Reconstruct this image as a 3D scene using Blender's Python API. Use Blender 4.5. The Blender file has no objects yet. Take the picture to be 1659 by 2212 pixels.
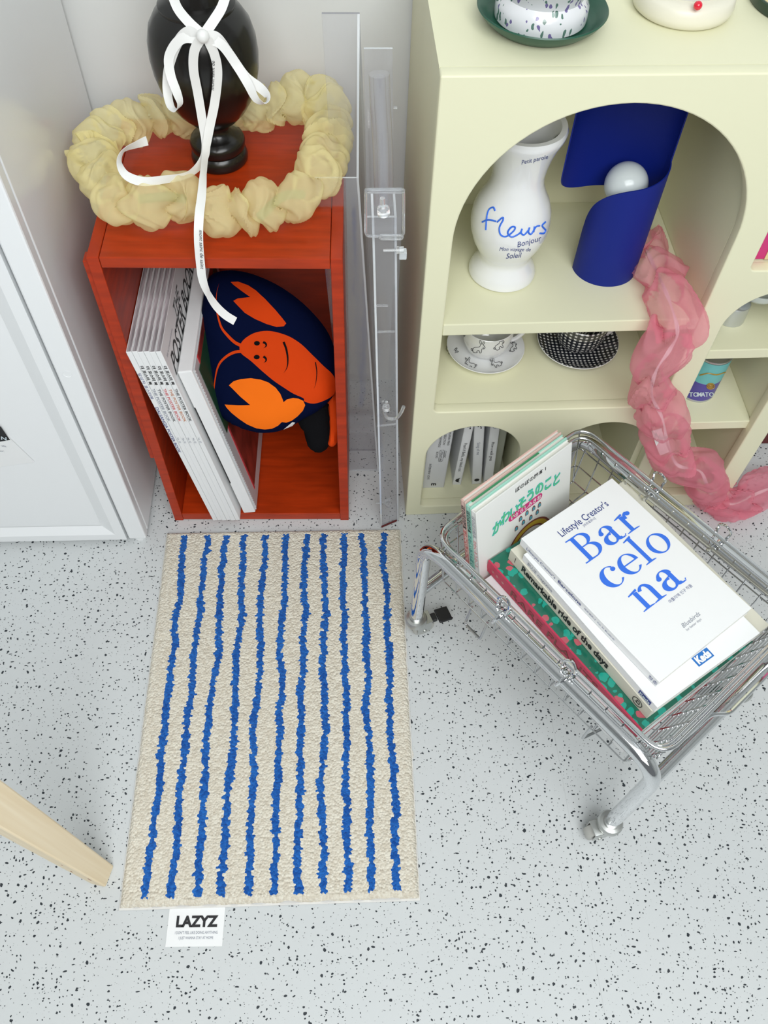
import bpy, bmesh, math, random
import numpy as np
from mathutils import Vector, Matrix, noise
from mathutils.geometry import delaunay_2d_cdt
sc = bpy.context.scene
COL = sc.collection
random.seed(7)

# ---------------------------------------------------------------- camera
IW, IH, FPX = 1659, 2212, 1822.77
PITCH, YAW, ROLL = .9881, .0701, .0407
CAM = Vector((0, 0, 1.4))
_f = Vector((math.sin(YAW)*math.cos(PITCH), math.cos(YAW)*math.cos(PITCH), -math.sin(PITCH)))
_r0 = Vector((math.cos(YAW), -math.sin(YAW), 0)); _u0 = _r0.cross(_f)
_c, _s = math.cos(ROLL), math.sin(ROLL)
CR = _c*_r0 + _s*_u0; CU = -_s*_r0 + _c*_u0
cd = bpy.data.cameras.new('camera'); cam = bpy.data.objects.new('camera', cd); COL.objects.link(cam)
cd.sensor_fit = 'VERTICAL'; cd.sensor_height = 24; cd.lens = FPX*24/IH
cd.clip_start = .01
M = Matrix.Identity(4)
for i in range(3):
    M[i][0] = CR[i]; M[i][1] = CU[i]; M[i][2] = -_f[i]; M[i][3] = CAM[i]
cam.matrix_world = M; sc.camera = cam

# ---------------------------------------------------------------- light
sc.view_settings.view_transform = 'Standard'; sc.view_settings.look = 'None'
sc.view_settings.gamma = 1; sc.view_settings.exposure = 0.10
w = bpy.data.worlds.new('world'); sc.world = w; w.use_nodes = True
nt = w.node_tree; bg = nt.nodes['Background']
bg.inputs[0].default_value = (.90, .95, 1, 1); bg.inputs[1].default_value = .17
sc.cycles.transparent_max_bounces = 32
def area(name, loc, target, sx, sy, power, col):
    ld = bpy.data.lights.new(name, 'AREA'); ld.shape = 'RECTANGLE'; ld.size = sx; ld.size_y = sy
    ld.energy = power; ld.color = col
    o = bpy.data.objects.new(name, ld); COL.objects.link(o); o.location = loc
    o.rotation_euler = (Vector(target)-Vector(loc)).to_track_quat('-Z', 'Y').to_euler()
    return o
area('window_light', (.22, -.60, 2.40), (-.15, .75, .2), 2.0, 1.5, 53, (.95, .985, 1))
area('front_fill_light', (.2, -1.6, 2.2), (.0, .8, .4), 1.8, 1.3, 21, (1, .98, .95))  # added fill that brightens the upright fronts, no ceiling fitting

# ---------------------------------------------------------------- pixel rays to places in the room
def ray(px, py): return _f + (px-IW/2)/FPX*CR - (py-IH/2)/FPX*CU
def onz(px, py, z):
    d = ray(px, py); return CAM + d*((z-CAM.z)/d.z)
class Frame:
    def __init__(s, x, y, a):
        s.o = Vector((x, y, 0)); s.a = a
        s.e = Vector((math.cos(a), math.sin(a), 0)); s.n = Vector((-math.sin(a), math.cos(a), 0))
    def loc(s, P): P = P-s.o; return Vector((P.dot(s.e), P.dot(s.n), P.z))
    def z(s, px, py, z): return s.loc(onz(px, py, z))
    def v(s, px, py, v):
        d = ray(px, py); t = ((s.o-CAM).dot(s.n)+v)/d.dot(s.n); return s.loc(CAM+d*t)
SH = Frame(.1069, .9118, .0203)      # cream shelf
BX = Frame(-.3458, .9091, -.0198)    # red box
TR = Frame(.106, .653, math.radians(-51.7))  # trolley
WD = Frame(0, 0, 0)
def pln(px, py, P0, n):
    d = ray(px, py); return CAM + d*((P0-CAM).dot(n)/d.dot(n))

# ---------------------------------------------------------------- materials
def mat(name, col, rough=.5, metal=0, spec=.5, bump=0, bscale=200, vary=0, vscale=8, coat=0, stretch=None, trans=0, sheen=0):
    m = bpy.data.materials.new(name); m.use_nodes = True
    n = m.node_tree.nodes; l = m.node_tree.links; p = n['Principled BSDF']
    p.inputs['Base Color'].default_value = (*col, 1); p.inputs['Roughness'].default_value = rough
    p.inputs['Metallic'].default_value = metal; p.inputs['Specular IOR Level'].default_value = spec
    p.inputs['Coat Weight'].default_value = coat; p.inputs['Transmission Weight'].default_value = trans
    p.inputs['Sheen Weight'].default_value = sheen
    tc = n.new('ShaderNodeTexCoord'); mp = n.new('ShaderNodeMapping')
    l.new(tc.outputs['Object'], mp.inputs[0])
    if stretch: mp.inputs['Scale'].default_value = stretch
    if vary:
        t = n.new('ShaderNodeTexNoise'); t.inputs['Scale'].default_value = vscale; t.inputs['Detail'].default_value = 4
        l.new(mp.outputs[0], t.inputs[0])
        r = n.new('ShaderNodeValToRGB'); l.new(t.outputs[0], r.inputs[0])
        r.color_ramp.elements[0].position = .3; r.color_ramp.elements[1].position = .7
        r.color_ramp.elements[0].color = (*[c*(1-vary) for c in col], 1)
        r.color_ramp.elements[1].color = (*[min(1, c*(1+vary*.6)) for c in col], 1)
        l.new(r.outputs[0], p.inputs['Base Color'])
    if bump:
        t = n.new('ShaderNodeTexNoise'); t.inputs['Scale'].default_value = bscale; l.new(mp.outputs[0], t.inputs[0])
        b = n.new('ShaderNodeBump'); b.inputs['Strength'].default_value = bump; b.inputs['Distance'].default_value = .001
        l.new(t.outputs[0], b.inputs['Height']); l.new(b.outputs[0], p.inputs['Normal'])
    return m
def sheer(name, col, op, thru=.42):
    m = bpy.data.materials.new(name); m.use_nodes = True
    n = m.node_tree.nodes; l = m.node_tree.links; n.remove(n['Principled BSDF']); out = n['Material Output']
    tr = n.new('ShaderNodeBsdfTransparent'); d = n.new('ShaderNodeBsdfDiffuse'); t = n.new('ShaderNodeBsdfTranslucent')
    d.inputs[0].default_value = (*col, 1); t.inputs[0].default_value = (*col, 1)
    tr.inputs[0].default_value = (*[1-(1-c)*.12 for c in col], 1)
    a = n.new('ShaderNodeMixShader'); a.inputs[0].default_value = thru; l.new(d.outputs[0], a.inputs[1]); l.new(t.outputs[0], a.inputs[2])
    b = n.new('ShaderNodeMixShader'); l.new(tr.outputs[0], b.inputs[1]); l.new(a.outputs[0], b.inputs[2])
    b.inputs[0].default_value = op
    l.new(b.outputs[0], out.inputs[0]); return m
def clear(name, tint=(.955, .955, .965), body=.05):
    m = bpy.data.materials.new(name); m.use_nodes = True
    n = m.node_tree.nodes; l = m.node_tree.links; n.remove(n['Principled BSDF']); out = n['Material Output']
    tr = n.new('ShaderNodeBsdfTransparent'); tr.inputs[0].default_value = (*tint, 1)
    g = n.new('ShaderNodeBsdfGlossy'); g.inputs['Roughness'].default_value = .04
    d = n.new('ShaderNodeBsdfDiffuse'); d.inputs[0].default_value = (.85, .86, .9, 1)
    lw = n.new('ShaderNodeLayerWeight'); lw.inputs[0].default_value = .5
    pw = n.new('ShaderNodeMath'); pw.operation = 'POWER'; l.new(lw.outputs['Facing'], pw.inputs[0]); pw.inputs[1].default_value = 4.5
    fr = n.new('ShaderNodeMath'); fr.operation = 'MULTIPLY_ADD'; l.new(pw.outputs[0], fr.inputs[0]); fr.inputs[1].default_value = .7; fr.inputs[2].default_value = .05
    a = n.new('ShaderNodeMixShader'); l.new(fr.outputs[0], a.inputs[0]); l.new(tr.outputs[0], a.inputs[1]); l.new(g.outputs[0], a.inputs[2])
    b = n.new('ShaderNodeMixShader'); b.inputs[0].default_value = body; l.new(a.outputs[0], b.inputs[1]); l.new(d.outputs[0], b.inputs[2])
    l.new(b.outputs[0], out.inputs[0]); return m
class NG:
    """small helper for writing math in node trees"""
    def __init__(s, m): s.m = m; s.n = m.node_tree.nodes; s.l = m.node_tree.links; s.p = s.n.get('Principled BSDF')
    def math(s, op, a, b=None, c=None, clamp=False):
        x = s.n.new('ShaderNodeMath'); x.operation = op; x.use_clamp = clamp
        for i, v in enumerate((a, b, c)):
            if v is None: continue
            if isinstance(v, (int, float)): x.inputs[i].default_value = v
            else: s.l.new(v, x.inputs[i])
        return x.outputs[0]
    def xyz(s, src):
        x = s.n.new('ShaderNodeSeparateXYZ'); s.l.new(src, x.inputs[0]); return x.outputs
    def obj(s): return s.n.new('ShaderNodeTexCoord').outputs['Object']
    def mix(s, f, a, b):
        x = s.n.new('ShaderNodeMix'); x.data_type = 'RGBA'
        if isinstance(f, float): x.inputs[0].default_value = f
        else: s.l.new(f, x.inputs[0])
        for i, v in ((6, a), (7, b)):
            if isinstance(v, tuple): x.inputs[i].default_value = (*v, 1)
            else: s.l.new(v, x.inputs[i])
        return x.outputs[2]
    def tex(s, kind, scale, vec, **kw):
        t = s.n.new('ShaderNodeTex'+kind); t.inputs['Scale'].default_value = scale; s.l.new(vec, t.inputs['Vector'])
        for k, v in kw.items():
            if k in t.inputs: t.inputs[k].default_value = v
            else: setattr(t, k, v)
        return t
    def color(s, o): s.l.new(o, s.p.inputs['Base Color'])

def floor_mat():
    m = mat('speckled_vinyl', (.66, .69, .70), .35, spec=.35); g = NG(m); o = g.obj()
    w1 = g.tex('Noise', 22, o); vm = g.n.new('ShaderNodeVectorMath'); vm.operation = 'MULTIPLY_ADD'
    g.l.new(w1.outputs['Color'], vm.inputs[0]); vm.inputs[1].default_value = (.02, .02, 0); g.l.new(o, vm.inputs[2])
    w2 = g.tex('Noise', 330, o, Detail=1); vm2 = g.n.new('ShaderNodeVectorMath'); vm2.operation = 'MULTIPLY_ADD'
    g.l.new(w2.outputs['Color'], vm2.inputs[0]); vm2.inputs[1].default_value = (.0022, .0022, 0); g.l.new(vm.outputs[0], vm2.inputs[2])
    tot = None
    for sc_, thr, cut in ((75, .175, .30), (150, .235, .30), (115, .085, .0)):
        v = g.tex('Voronoi', sc_, vm2.outputs[0], voronoi_dimensions='2D')
        cx = g.xyz(v.outputs['Color'])
        rad = g.math('MULTIPLY', g.math('POWER', cx[0], 2.2), thr)
        on = g.math('GREATER_THAN', cx[1], cut)
        d = g.math('LESS_THAN', v.outputs['Distance'], g.math('MULTIPLY', rad, on))
        tot = d if tot is None else g.math('MAXIMUM', tot, d)
    st = g.n.new('ShaderNodeMapping'); g.l.new(vm.outputs[0], st.inputs[0]); st.inputs['Scale'].default_value = (40, 95, 1); st.inputs['Rotation'].default_value = (0, 0, .5)
    v = g.tex('Voronoi', 1, st.outputs[0], voronoi_dimensions='2D'); cx = g.xyz(v.outputs['Color'])
    d = g.math('LESS_THAN', v.outputs['Distance'], g.math('MULTIPLY', g.math('GREATER_THAN', cx[0], .86), .10)); tot = g.math('MAXIMUM', tot, d)
    cl = g.tex('Noise', 3, o)
    base = g.mix(cl.outputs[0], (.585, .615, .62), (.635, .655, .655))
    # a hair-thin joint between two sheets
    x = g.xyz(o); sx = g.math('ABSOLUTE', g.math('SUBTRACT', x[0], g.math('MULTIPLY_ADD', x[1], -.03, .352)))
    seam = g.math('MULTIPLY', g.math('LESS_THAN', sx, .0006), .16)
    base = g.mix(seam, base, (.3, .3, .3))
    fl = g.tex('Noise', 45, o); dark = g.mix(fl.outputs[0], (.012, .02, .03), (.05, .055, .06))
    g.color(g.mix(tot, base, dark)); return m

def rug_mat():
    m = mat('tufted_cotton', (.75, .71, .62), .95, spec=.1, sheen=.15); g = NG(m); o = g.obj()
    v = g.tex('Voronoi', 285, o, voronoi_dimensions='2D')
    pos = g.xyz(v.outputs['Position'])          # each tuft takes one colour
    ax = g.math('DIVIDE', pos[0], 1.0)
    idx = g.math('ROUND', g.math('DIVIDE', g.math('SUBTRACT', pos[0], .0385), .0380))
    cv = g.n.new('ShaderNodeCombineXYZ'); g.l.new(g.math('MULTIPLY', idx, 3.7), cv.inputs[0]); g.l.new(g.math('MULTIPLY', pos[1], 1.0), cv.inputs[1])
    nz = g.tex('Noise', 9, cv.outputs[0], Detail=2)
    off = g.math('MULTIPLY', g.math('SUBTRACT', nz.outputs[0], .5), .024)
    cen = g.math('MULTIPLY_ADD', idx, .0380, .0385)
    d = g.math('ABSOLUTE', g.math('SUBTRACT', g.math('SUBTRACT', pos[0], cen), off))
    nz2 = g.tex('Noise', 90, v.outputs['Position'], Detail=1)
    wd = g.math('MULTIPLY_ADD', g.math('SUBTRACT', nz2.outputs[0], .5), .011, .0058)
    st = g.math('LESS_THAN', d, wd)
    ok = g.math('MULTIPLY', g.math('GREATER_THAN', idx, -.5), g.math('LESS_THAN', idx, 10.5)); st = g.math('MULTIPLY', st, ok)
    ends = g.math('LESS_THAN', g.math('ABSOLUTE', g.math('SUBTRACT', pos[1], .332)), .321); st = g.math('MULTIPLY', st, ends)
    rc = g.xyz(v.outputs['Color'])
    bn = g.tex('Noise', 30, o)
    blue = g.mix(g.math('MULTIPLY_ADD', rc[0], .5, g.math('MULTIPLY', bn.outputs[0], .5)), (.004, .045, .26), (.03, .19, .62))
    cream = g.mix(rc[1], (.66, .60, .49), (.80, .76, .65))
    g.color(g.mix(st, cream, blue))
    b = g.n.new('ShaderNodeBump'); b.inputs['Strength'].default_value = .75; b.inputs['Distance'].default_value = .0026
    h = g.math('SUBTRACT', 1.0, v.outputs['Distance']); g.l.new(h, b.inputs['Height']); g.l.new(b.outputs[0], g.p.inputs['Normal'])
    return m
def gingham(name, polar):
    m = mat(name, (.8, .8, .8), .12, coat=.5); g = NG(m); x = g.xyz(g.obj())
    if polar: a = g.math('MULTIPLY', g.math('ARCTAN2', x[1], x[0]), .036); b = x[2]
    else: a, b = x[0], x[1]
    s = [g.math('LESS_THAN', g.math('MODULO', g.math('ADD', c, 1.0), .0072), .0038) for c in (a, b)]
    k = g.math('MULTIPLY_ADD', g.math('ADD', s[0], s[1]), .5, 0)
    r = g.n.new('ShaderNodeValToRGB'); g.l.new(k, r.inputs[0]); r.color_ramp.interpolation = 'CONSTANT'
    r.color_ramp.elements[0].color = (.8, .8, .78, 1); e = r.color_ramp.elements.new(.4); e.color = (.035, .04, .05, 1)
    r.color_ramp.elements[1].position = .4; r.color_ramp.elements[-1].position = .9; r.color_ramp.elements[-1].color = (.008, .01, .015, 1)
    g.color(r.outputs[0]); return m
def leafy(name, base, cols, scale, thr, pink=.5):
    m = mat(name, base, .2, coat=.6); g = NG(m); o = g.obj()
    nn = g.tex('Noise', 60, o); vm = g.n.new('ShaderNodeVectorMath'); vm.operation = 'MULTIPLY_ADD'
    g.l.new(nn.outputs['Color'], vm.inputs[0]); vm.inputs[1].default_value = (.012,)*3; g.l.new(o, vm.inputs[2])
    mp = g.n.new('ShaderNodeMapping'); mp.inputs['Scale'].default_value = (1.6, 1.6, .7); g.l.new(vm.outputs[0], mp.inputs[0])
    v = g.tex('Voronoi', scale, mp.outputs[0]); cx = g.xyz(v.outputs['Color'])
    f = g.math('MULTIPLY', g.math('LESS_THAN', v.outputs['Distance'], thr), g.math('GREATER_THAN', cx[0], .35))
    g.color(g.mix(f, base, g.mix(g.math('GREATER_THAN', cx[1], pink), cols[0], cols[1]))); return m

WHITE = mat('white_lacquer', (.87, .89, .90), .22, coat=.3)
WALL = mat('wall_paint', (.74, .76, .75), .6)
CEIL = mat('ceiling_paint', (.8, .8, .8), .8)
CREAM = mat('cream_lacquer', (.80, .79, .565), .42, spec=.35)
CREAMIN = CREAM
RED = mat('cherry_stained_wood', (.43, .034, .004), .38, spec=.35, vary=.28, vscale=14, stretch=(1, 1, 6), bump=.08, bscale=120)
REDH = mat('cherry_stained_board', (.42, .036, .004), .36, spec=.35, vary=.22, vscale=14, stretch=(1, 7, 6))
PAPER = mat('white_paper', (.86, .87, .87), .55)
PAGES = mat('page_edges', (.78, .76, .70), .8, bump=.3, bscale=700, stretch=(.05, .05, 1))
PAGEB = mat('mixed_page_edges', (.45, .42, .44), .8, vary=.6, vscale=300, stretch=(.05, .05, 1))
GREYP = mat('grey_paper', (.70, .70, .69), .6)
BONE = mat('bone_card', (.70, .68, .57), .55)
BLACKINK = mat('black_ink', (.012, .012, .014), .6)
BLUEINK = mat('blue_ink', (.035, .17, .78), .5)
NAVYINK = mat('navy_ink', (.03, .05, .22), .5)
GREYINK = mat('grey_ink', (.25, .27, .33), .6)
REDINK = mat('red_ink', (.6, .05, .06), .6)
CHROME = mat('chrome', (.74, .755, .77), .05, metal=1)
WIRE = mat('chrome_wire', (.52, .53, .54), .16, metal=1)
ZINC = mat('zinc', (.55, .56, .54), .3, metal=1)
BLACKP = mat('black_plastic', (.012, .012, .014), .45)
WHEEL = mat('grey_rubber_wheel', (.45, .45, .42), .4)
CERAM = mat('white_glaze', (.84, .85, .85), .08, coat=.6)
COBALT = mat('cobalt_powder_coat', (.003, .015, .21), .55, spec=.3)
OPAL = mat('opal_glass', (.70, .76, .76), .15)
URN = mat('black_turned_wood', (.010, .009, .008), .22, spec=.5, vary=.3, vscale=20)
SATIN = mat('white_satin', (.84, .84, .82), .4, sheen=.3)
NAVY = mat('navy_velour', (.003, .006, .030), .95, spec=.02)
ORANGE = mat('orange_print_lit', (.92, .17, .008), .8, spec=.1)  # lobster orange brightened for the claw that catches the light
ORANGE_SHADED = mat('orange_print_shaded', (.66, .055, .004), .8, spec=.1)  # same orange with shade in its colour: body, upper claw, antennae, tail
PLUSHB = mat('black_plush', (.006, .006, .007), .95, spec=.05)
PINE = mat('pine', (.74, .58, .36), .5, vary=.16, vscale=30, stretch=(1, 1, 1))
PINEK = mat('pine_knot', (.32, .09, .03), .6)
GREENC = mat('green_glaze', (.018, .09, .055), .35)
IVORY = mat('ivory_plastic', (.80, .77, .64), .35)
YELL = mat('pale_yellow_enamel', (.78, .66, .36), .4)
REDB = mat('red_bead', (.75, .01, .04), .2, coat=.5)
ALU = mat('brushed_aluminium', (.62, .64, .68), .3, metal=.8)
TEAL = mat('teal_label', (.16, .50, .50), .4)
PURP = mat('purple_label', (.09, .07, .34), .4)
GOLD = mat('gold_print', (.40, .24, .04), .4)
LETW = mat('pale_print', (.62, .72, .78), .5)
PINKB = mat('pink_board', (.72, .50, .44), .55)
MINT = mat('mint_board', (.36, .68, .56), .55)
MINTD = mat('green_board', (.05, .28, .12), .55)
CREAMB = mat('warm_white_board', (.74, .69, .60), .55)
MAGENTA = mat('magenta_print', (.62, .035, .20), .5)
CRIM = mat('crimson_cover', (.55, .035, .09), .5)
BROWNP = mat('brown_print', (.20, .045, .03), .5)
OCHRE = mat('ochre_print', (.55, .38, .03), .5)
TURQ = mat('turquoise_print', (.02, .52, .50), .5)
LEAFG = mat('leaf_green_print', (.16, .62, .22), .5)
BLUEG = mat('rain_blue_print', (.08, .36, .46), .5)
BOTAN = leafy('botanical_cover', (.012, .14, .09), ((.015, .34, .26), (.50, .10, .13)), 52, .52, .80)
FLORAL = leafy('floral_glaze', (.80, .81, .83), ((.20, .16, .36), (.12, .22, .18)), 110, .36)
GINGC = gingham('gingham_cup_glaze', True); GINGS = gingham('gingham_saucer_glaze', False)
PINKS = sheer('pink_organza', (.98, .40, .50), .44)
YELS = sheer('yellow_organza', (1.0, .93, .54), .46, .28)
ACR = clear('clear_acrylic'); ACRE = mat('acrylic_edge', (.80, .84, .86), .15, trans=.35); ACRD = mat('acrylic_dark_edge', (.30, .30, .32), .2)
CLEARSOL = mat('clear_moulding', (.93, .95, .96), .03, trans=.85)
FROST = mat('frosted_plastic', (.60, .62, .63), .3)
SMOKE = mat('dark_red_gloss', (.10, .004, .004), .3)

# ---------------------------------------------------------------- builders
def thing(name, label, cat, frame=None, loc=None, group=None, M4=None):
    o = bpy.data.objects.new(name, None); COL.objects.link(o); o.empty_display_size = .05
    if M4 is not None: o.matrix_world = M4
    elif frame is not None: o.location = frame.o; o.rotation_euler = (0, 0, frame.a)
    if loc is not None: o.location = loc
    tag(o, label, cat, group); return o
def tag(o, label, cat, group=None):
    o['label'] = label; o['category'] = cat
    if group: o['group'] = group
    return o
def mesh(name, vs, fs, mats, parent=None, smooth=False, mi=None, label=None):
    me = bpy.data.meshes.new(name); me.from_pydata([tuple(v) for v in vs], [], fs)
    for m in (mats if isinstance(mats, (list, tuple)) else [mats]): me.materials.append(m)
    if mi is not None: me.polygons.foreach_set('material_index', mi)
    if smooth: me.polygons.foreach_set('use_smooth', [True]*len(me.polygons)); me.set_sharp_from_angle(angle=math.radians(42))
    o = bpy.data.objects.new(name, me); COL.objects.link(o)
    if parent: o.parent = parent
    if label: o['label'] = label
    return o
def struct(o): o['kind'] = 'structure'; return o
def from_bm(name, bm, mats, parent=None, smooth=False, label=None):
    me = bpy.data.meshes.new(name); bm.to_mesh(me); bm.free()
    for m in (mats if isinstance(mats, (list, tuple)) else [mats]): me.materials.append(m)
    if smooth: me.polygons.foreach_set('use_smooth', [True]*len(me.polygons))
    o = bpy.data.objects.new(name, me); COL.objects.link(o)
    if parent: o.parent = parent
    if label: o['label'] = label
    return o
def addbox(bm, b, bev=0, seg=2, M4=None):
    x0, x1, y0, y1, z0, z1 = b
    vs = [bm.verts.new(v) for v in ((x0,y0,z0),(x1,y0,z0),(x1,y1,z0),(x0,y1,z0),(x0,y0,z1),(x1,y0,z1),(x1,y1,z1),(x0,y1,z1))]
    if M4 is not None:
        for v in vs: v.co = M4 @ v.co
    fs = [bm.faces.new([vs[i] for i in f]) for f in ((0,3,2,1),(4,5,6,7),(0,1,5,4),(1,2,6,5),(2,3,7,6),(3,0,4,7))]
    if bev:
        es = list({e for f in fs for e in f.edges})
        bmesh.ops.bevel(bm, geom=es, offset=bev, segments=seg, profile=.5, affect='EDGES')
    return bm
def box(name, b, m, parent=None, bev=.0012, label=None, M4=None):
    return from_bm(name, addbox(bmesh.new(), b, bev, 2, M4), m, parent, label=label)
def boxes(name, bs, m, parent=None, bev=.0012):
    bm = bmesh.new()
    for b in bs: addbox(bm, b, bev)
    return from_bm(name, bm, m, parent)
def lathe(name, prof, m, parent=None, c=(0, 0, 0), seg=64, smooth=True, axis=None):
    vs, fs = [], []
    n = len(prof)
    for j in range(seg):
        a = 2*math.pi*j/seg
        for r, z in prof:
            p = Vector((r*math.cos(a), r*math.sin(a), z))
            if axis is not None: p = axis @ p
            vs.append(p+Vector(c))
    for j in range(seg):
        k = (j+1) % seg
        for i in range(n-1): fs.append((j*n+i, k*n+i, k*n+i+1, j*n+i+1))
    o = mesh(name, vs, fs, m, parent, smooth)
    bm = bmesh.new(); bm.from_mesh(o.data); bmesh.ops.remove_doubles(bm, verts=bm.verts, dist=1e-6)
    bmesh.ops.dissolve_degenerate(bm, dist=1e-7, edges=bm.edges); bm.to_mesh(o.data); bm.free()
    return o
def cat_rom(P, n=8, closed=False):
    P = [Vector(p) for p in P]; out = []; N = len(P)
    for i in range(N if closed else N-1):
        a = P[(i-1) % N] if (closed or i > 0) else P[0]*2-P[1]
        b, c = P[i], P[(i+1) % N]
        d = P[(i+2) % N] if (closed or i+2 < N) else P[-1]*2-P[-2]
        for k in range(n):
            t = k/n
            out.append(.5*((2*b)+(c-a)*t+(2*a-5*b+4*c-d)*t*t+(3*b-a-3*c+d)*t**3))
    if not closed: out.append(P[-1].copy())
    return out
def round_path(P, r, n=6, closed=False):
    P = [Vector(p) for p in P]; out = []; N = len(P)
    for i in range(N):
        if not closed and i in (0, N-1): out.append(P[i]); continue
        a, b, c = P[i-1], P[i], P[(i+1) % N]
        u = (a-b); v = (c-b); rr = min(r, u.length*.49, v.length*.49)
        p, q = b+u.normalized()*rr, b+v.normalized()*rr
        for k in range(n+1):
            t = k/n; out.append(p*(1-t)**2+b*2*t*(1-t)+q*t*t)
    return out
def tube_into(vs, fs, P, r, seg=8, closed=False, cap=True):
    P = [Vector(p) for p in P]; N = len(P); base = len(vs)
    T = []
    for i in range(N):
        a = P[(i-1) % N] if (closed or i > 0) else P[i]; b = P[(i+1) % N] if (closed or i < N-1) else P[i]
        t = (b-a); T.append(t.normalized() if t.length > 1e-9 else Vector((0, 0, 1)))
    up = Vector((0, 0, 1)) if abs(T[0].z) < .9 else Vector((1, 0, 0))
    nrm = T[0].cross(up).normalized()
    for i in range(N):
        nrm = (nrm - T[i]*nrm.dot(T[i])).normalized(); bn = T[i].cross(nrm)
        rr = r[i] if isinstance(r, (list, tuple)) else r
        for k in range(seg):
            a = 2*math.pi*k/seg; vs.append(P[i]+(nrm*math.cos(a)+bn*math.sin(a))*rr)
    for i in range(N if closed else N-1):
        j = (i+1) % N
        for k in range(seg):
            l = (k+1) % seg; fs.append((base+i*seg+k, base+i*seg+l, base+j*seg+l, base+j*seg+k))
    if cap and not closed:
        fs.append(tuple(base+k for k in range(seg))[::-1]); fs.append(tuple(base+(N-1)*seg+k for k in range(seg)))
def tubes(name, paths, m, parent=None, r=.003, seg=8, label=None):
    vs, fs = [], []
    for p in paths:
        if isinstance(p, dict): tube_into(vs, fs, p['p'], p.get('r', r), p.get('seg', seg), p.get('closed', False))
        else: tube_into(vs, fs, p, r, seg)
    return mesh(name, vs, fs, m, parent, True, label=label)
def panel(name, splines, thick, m, parent, M4, bev=.0015):
    """flat board with cut-outs, outline in 2D, laid into place by M4"""
    cu = bpy.data.curves.new(name, 'CURVE'); cu.dimensions = '2D'; cu.fill_mode = 'BOTH'
    cu.extrude = thick/2-bev; cu.bevel_depth = bev; cu.offset = -bev; cu.bevel_resolution = 2
    for pts in splines:
        s = cu.splines.new('POLY'); s.points.add(len(pts)-1); s.use_cyclic_u = True
        for p, q in zip(s.points, pts): p.co = (q[0], q[1], 0, 1)
    t = bpy.data.objects.new('tmp', cu); COL.objects.link(t)
    dg = bpy.context.evaluated_depsgraph_get(); me = bpy.data.meshes.new_from_object(t.evaluated_get(dg))
    bpy.data.objects.remove(t); bpy.data.curves.remove(cu)
    me.transform(M4); me.materials.clear(); me.materials.append(m); me.name = name
    o = bpy.data.objects.new(name, me); COL.objects.link(o); o.parent = parent; return o
_textcache = {}
def text2d(s, bold=0, shear=0, align='LEFT', space=1):
    key = (s, bold, shear, align, space)
    if key in _textcache: return _textcache[key]
    cu = bpy.data.curves.new('t', 'FONT'); cu.body = s; cu.size = 1; cu.offset = bold; cu.shear = shear
    cu.align_x = align; cu.space_character = space; cu.resolution_u = 3
    t = bpy.data.objects.new('tmp', cu); COL.objects.link(t)
    dg = bpy.context.evaluated_depsgraph_get(); me = bpy.data.meshes.new_from_object(t.evaluated_get(dg))
    vs = [(v.co.x, v.co.y) for v in me.vertices]; fs = [tuple(p.vertices) for p in me.polygons]
    bpy.data.objects.remove(t); bpy.data.curves.remove(cu); bpy.data.meshes.remove(me)
    _textcache[key] = (vs, fs); return vs, fs
def txt(parent, s, size, org, xd, yd, m, name='lettering', bold=0, shear=0, align='LEFT', wide=1, eps=.0003, width=None, space=1):
    vs, fs = text2d(s, bold, shear, align, space)
    if not vs: return None
    xd, yd, org = Vector(xd).normalized(), Vector(yd).normalized(), Vector(org); n = xd.cross(yd)
    if width: wide = width/(max(v[0] for v in vs)-min(v[0] for v in vs))/size
    return mesh(name, [org+xd*(a*size*wide)+yd*(b*size)+n*eps for a, b in vs], fs, m, parent)
def cdt(poly, sp, holes=()):
    """triangles filling a 2D outline with an even grid of inner points"""
    def dens(pl):
        out = []
        for a, b in zip(pl, pl[1:]+pl[:1]):
            n = max(1, int(math.hypot(b[0]-a[0], b[1]-a[1])/sp))
            out += [(a[0]+(b[0]-a[0])*k/n, a[1]+(b[1]-a[1])*k/n) for k in range(n)]
        return out
    P = dens(poly); A = np.array(P)
    def inside(x, y):
        c = False; j = len(P)-1
        for i in range(len(P)):
            if (P[i][1] > y) != (P[j][1] > y) and x < (P[j][0]-P[i][0])*(y-P[i][1])/(P[j][1]-P[i][1])+P[i][0]: c = not c
            j = i
        return c
    vs = [Vector(p) for p in P]; es = [(i, (i+1) % len(P)) for i in range(len(P))]
    x = min(p[0] for p in P)+sp/2; xe = max(p[0] for p in P)
    ys, ye = min(p[1] for p in P)+sp/2, max(p[1] for p in P)
    while x < xe:
        y = ys
        while y < ye:
            if inside(x, y) and np.min(np.hypot(A[:, 0]-x, A[:, 1]-y)) > sp*.5: vs.append(Vector((x, y)))
            y += sp
        x += sp
    r = delaunay_2d_cdt(vs, es, [], 1, 1e-7)
    return [(v.x, v.y) for v in r[0]], [tuple(f) for f in r[2]]
def edge_dist(P):
    A = np.array(P); B = np.roll(A, -1, 0)
    def d(x, y):
        p = np.array((x, y)); ab = B-A; t = np.clip(((p-A)*ab).sum(1)/np.maximum((ab**2).sum(1), 1e-12), 0, 1)
        return float(np.min(np.hypot(*(A+ab*t[:, None]-p).T)))
    return d
def smooth2(P, n=6): return [(v.x, v.y) for v in cat_rom([(a, b, 0) for a, b in P], n, True)]
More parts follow.
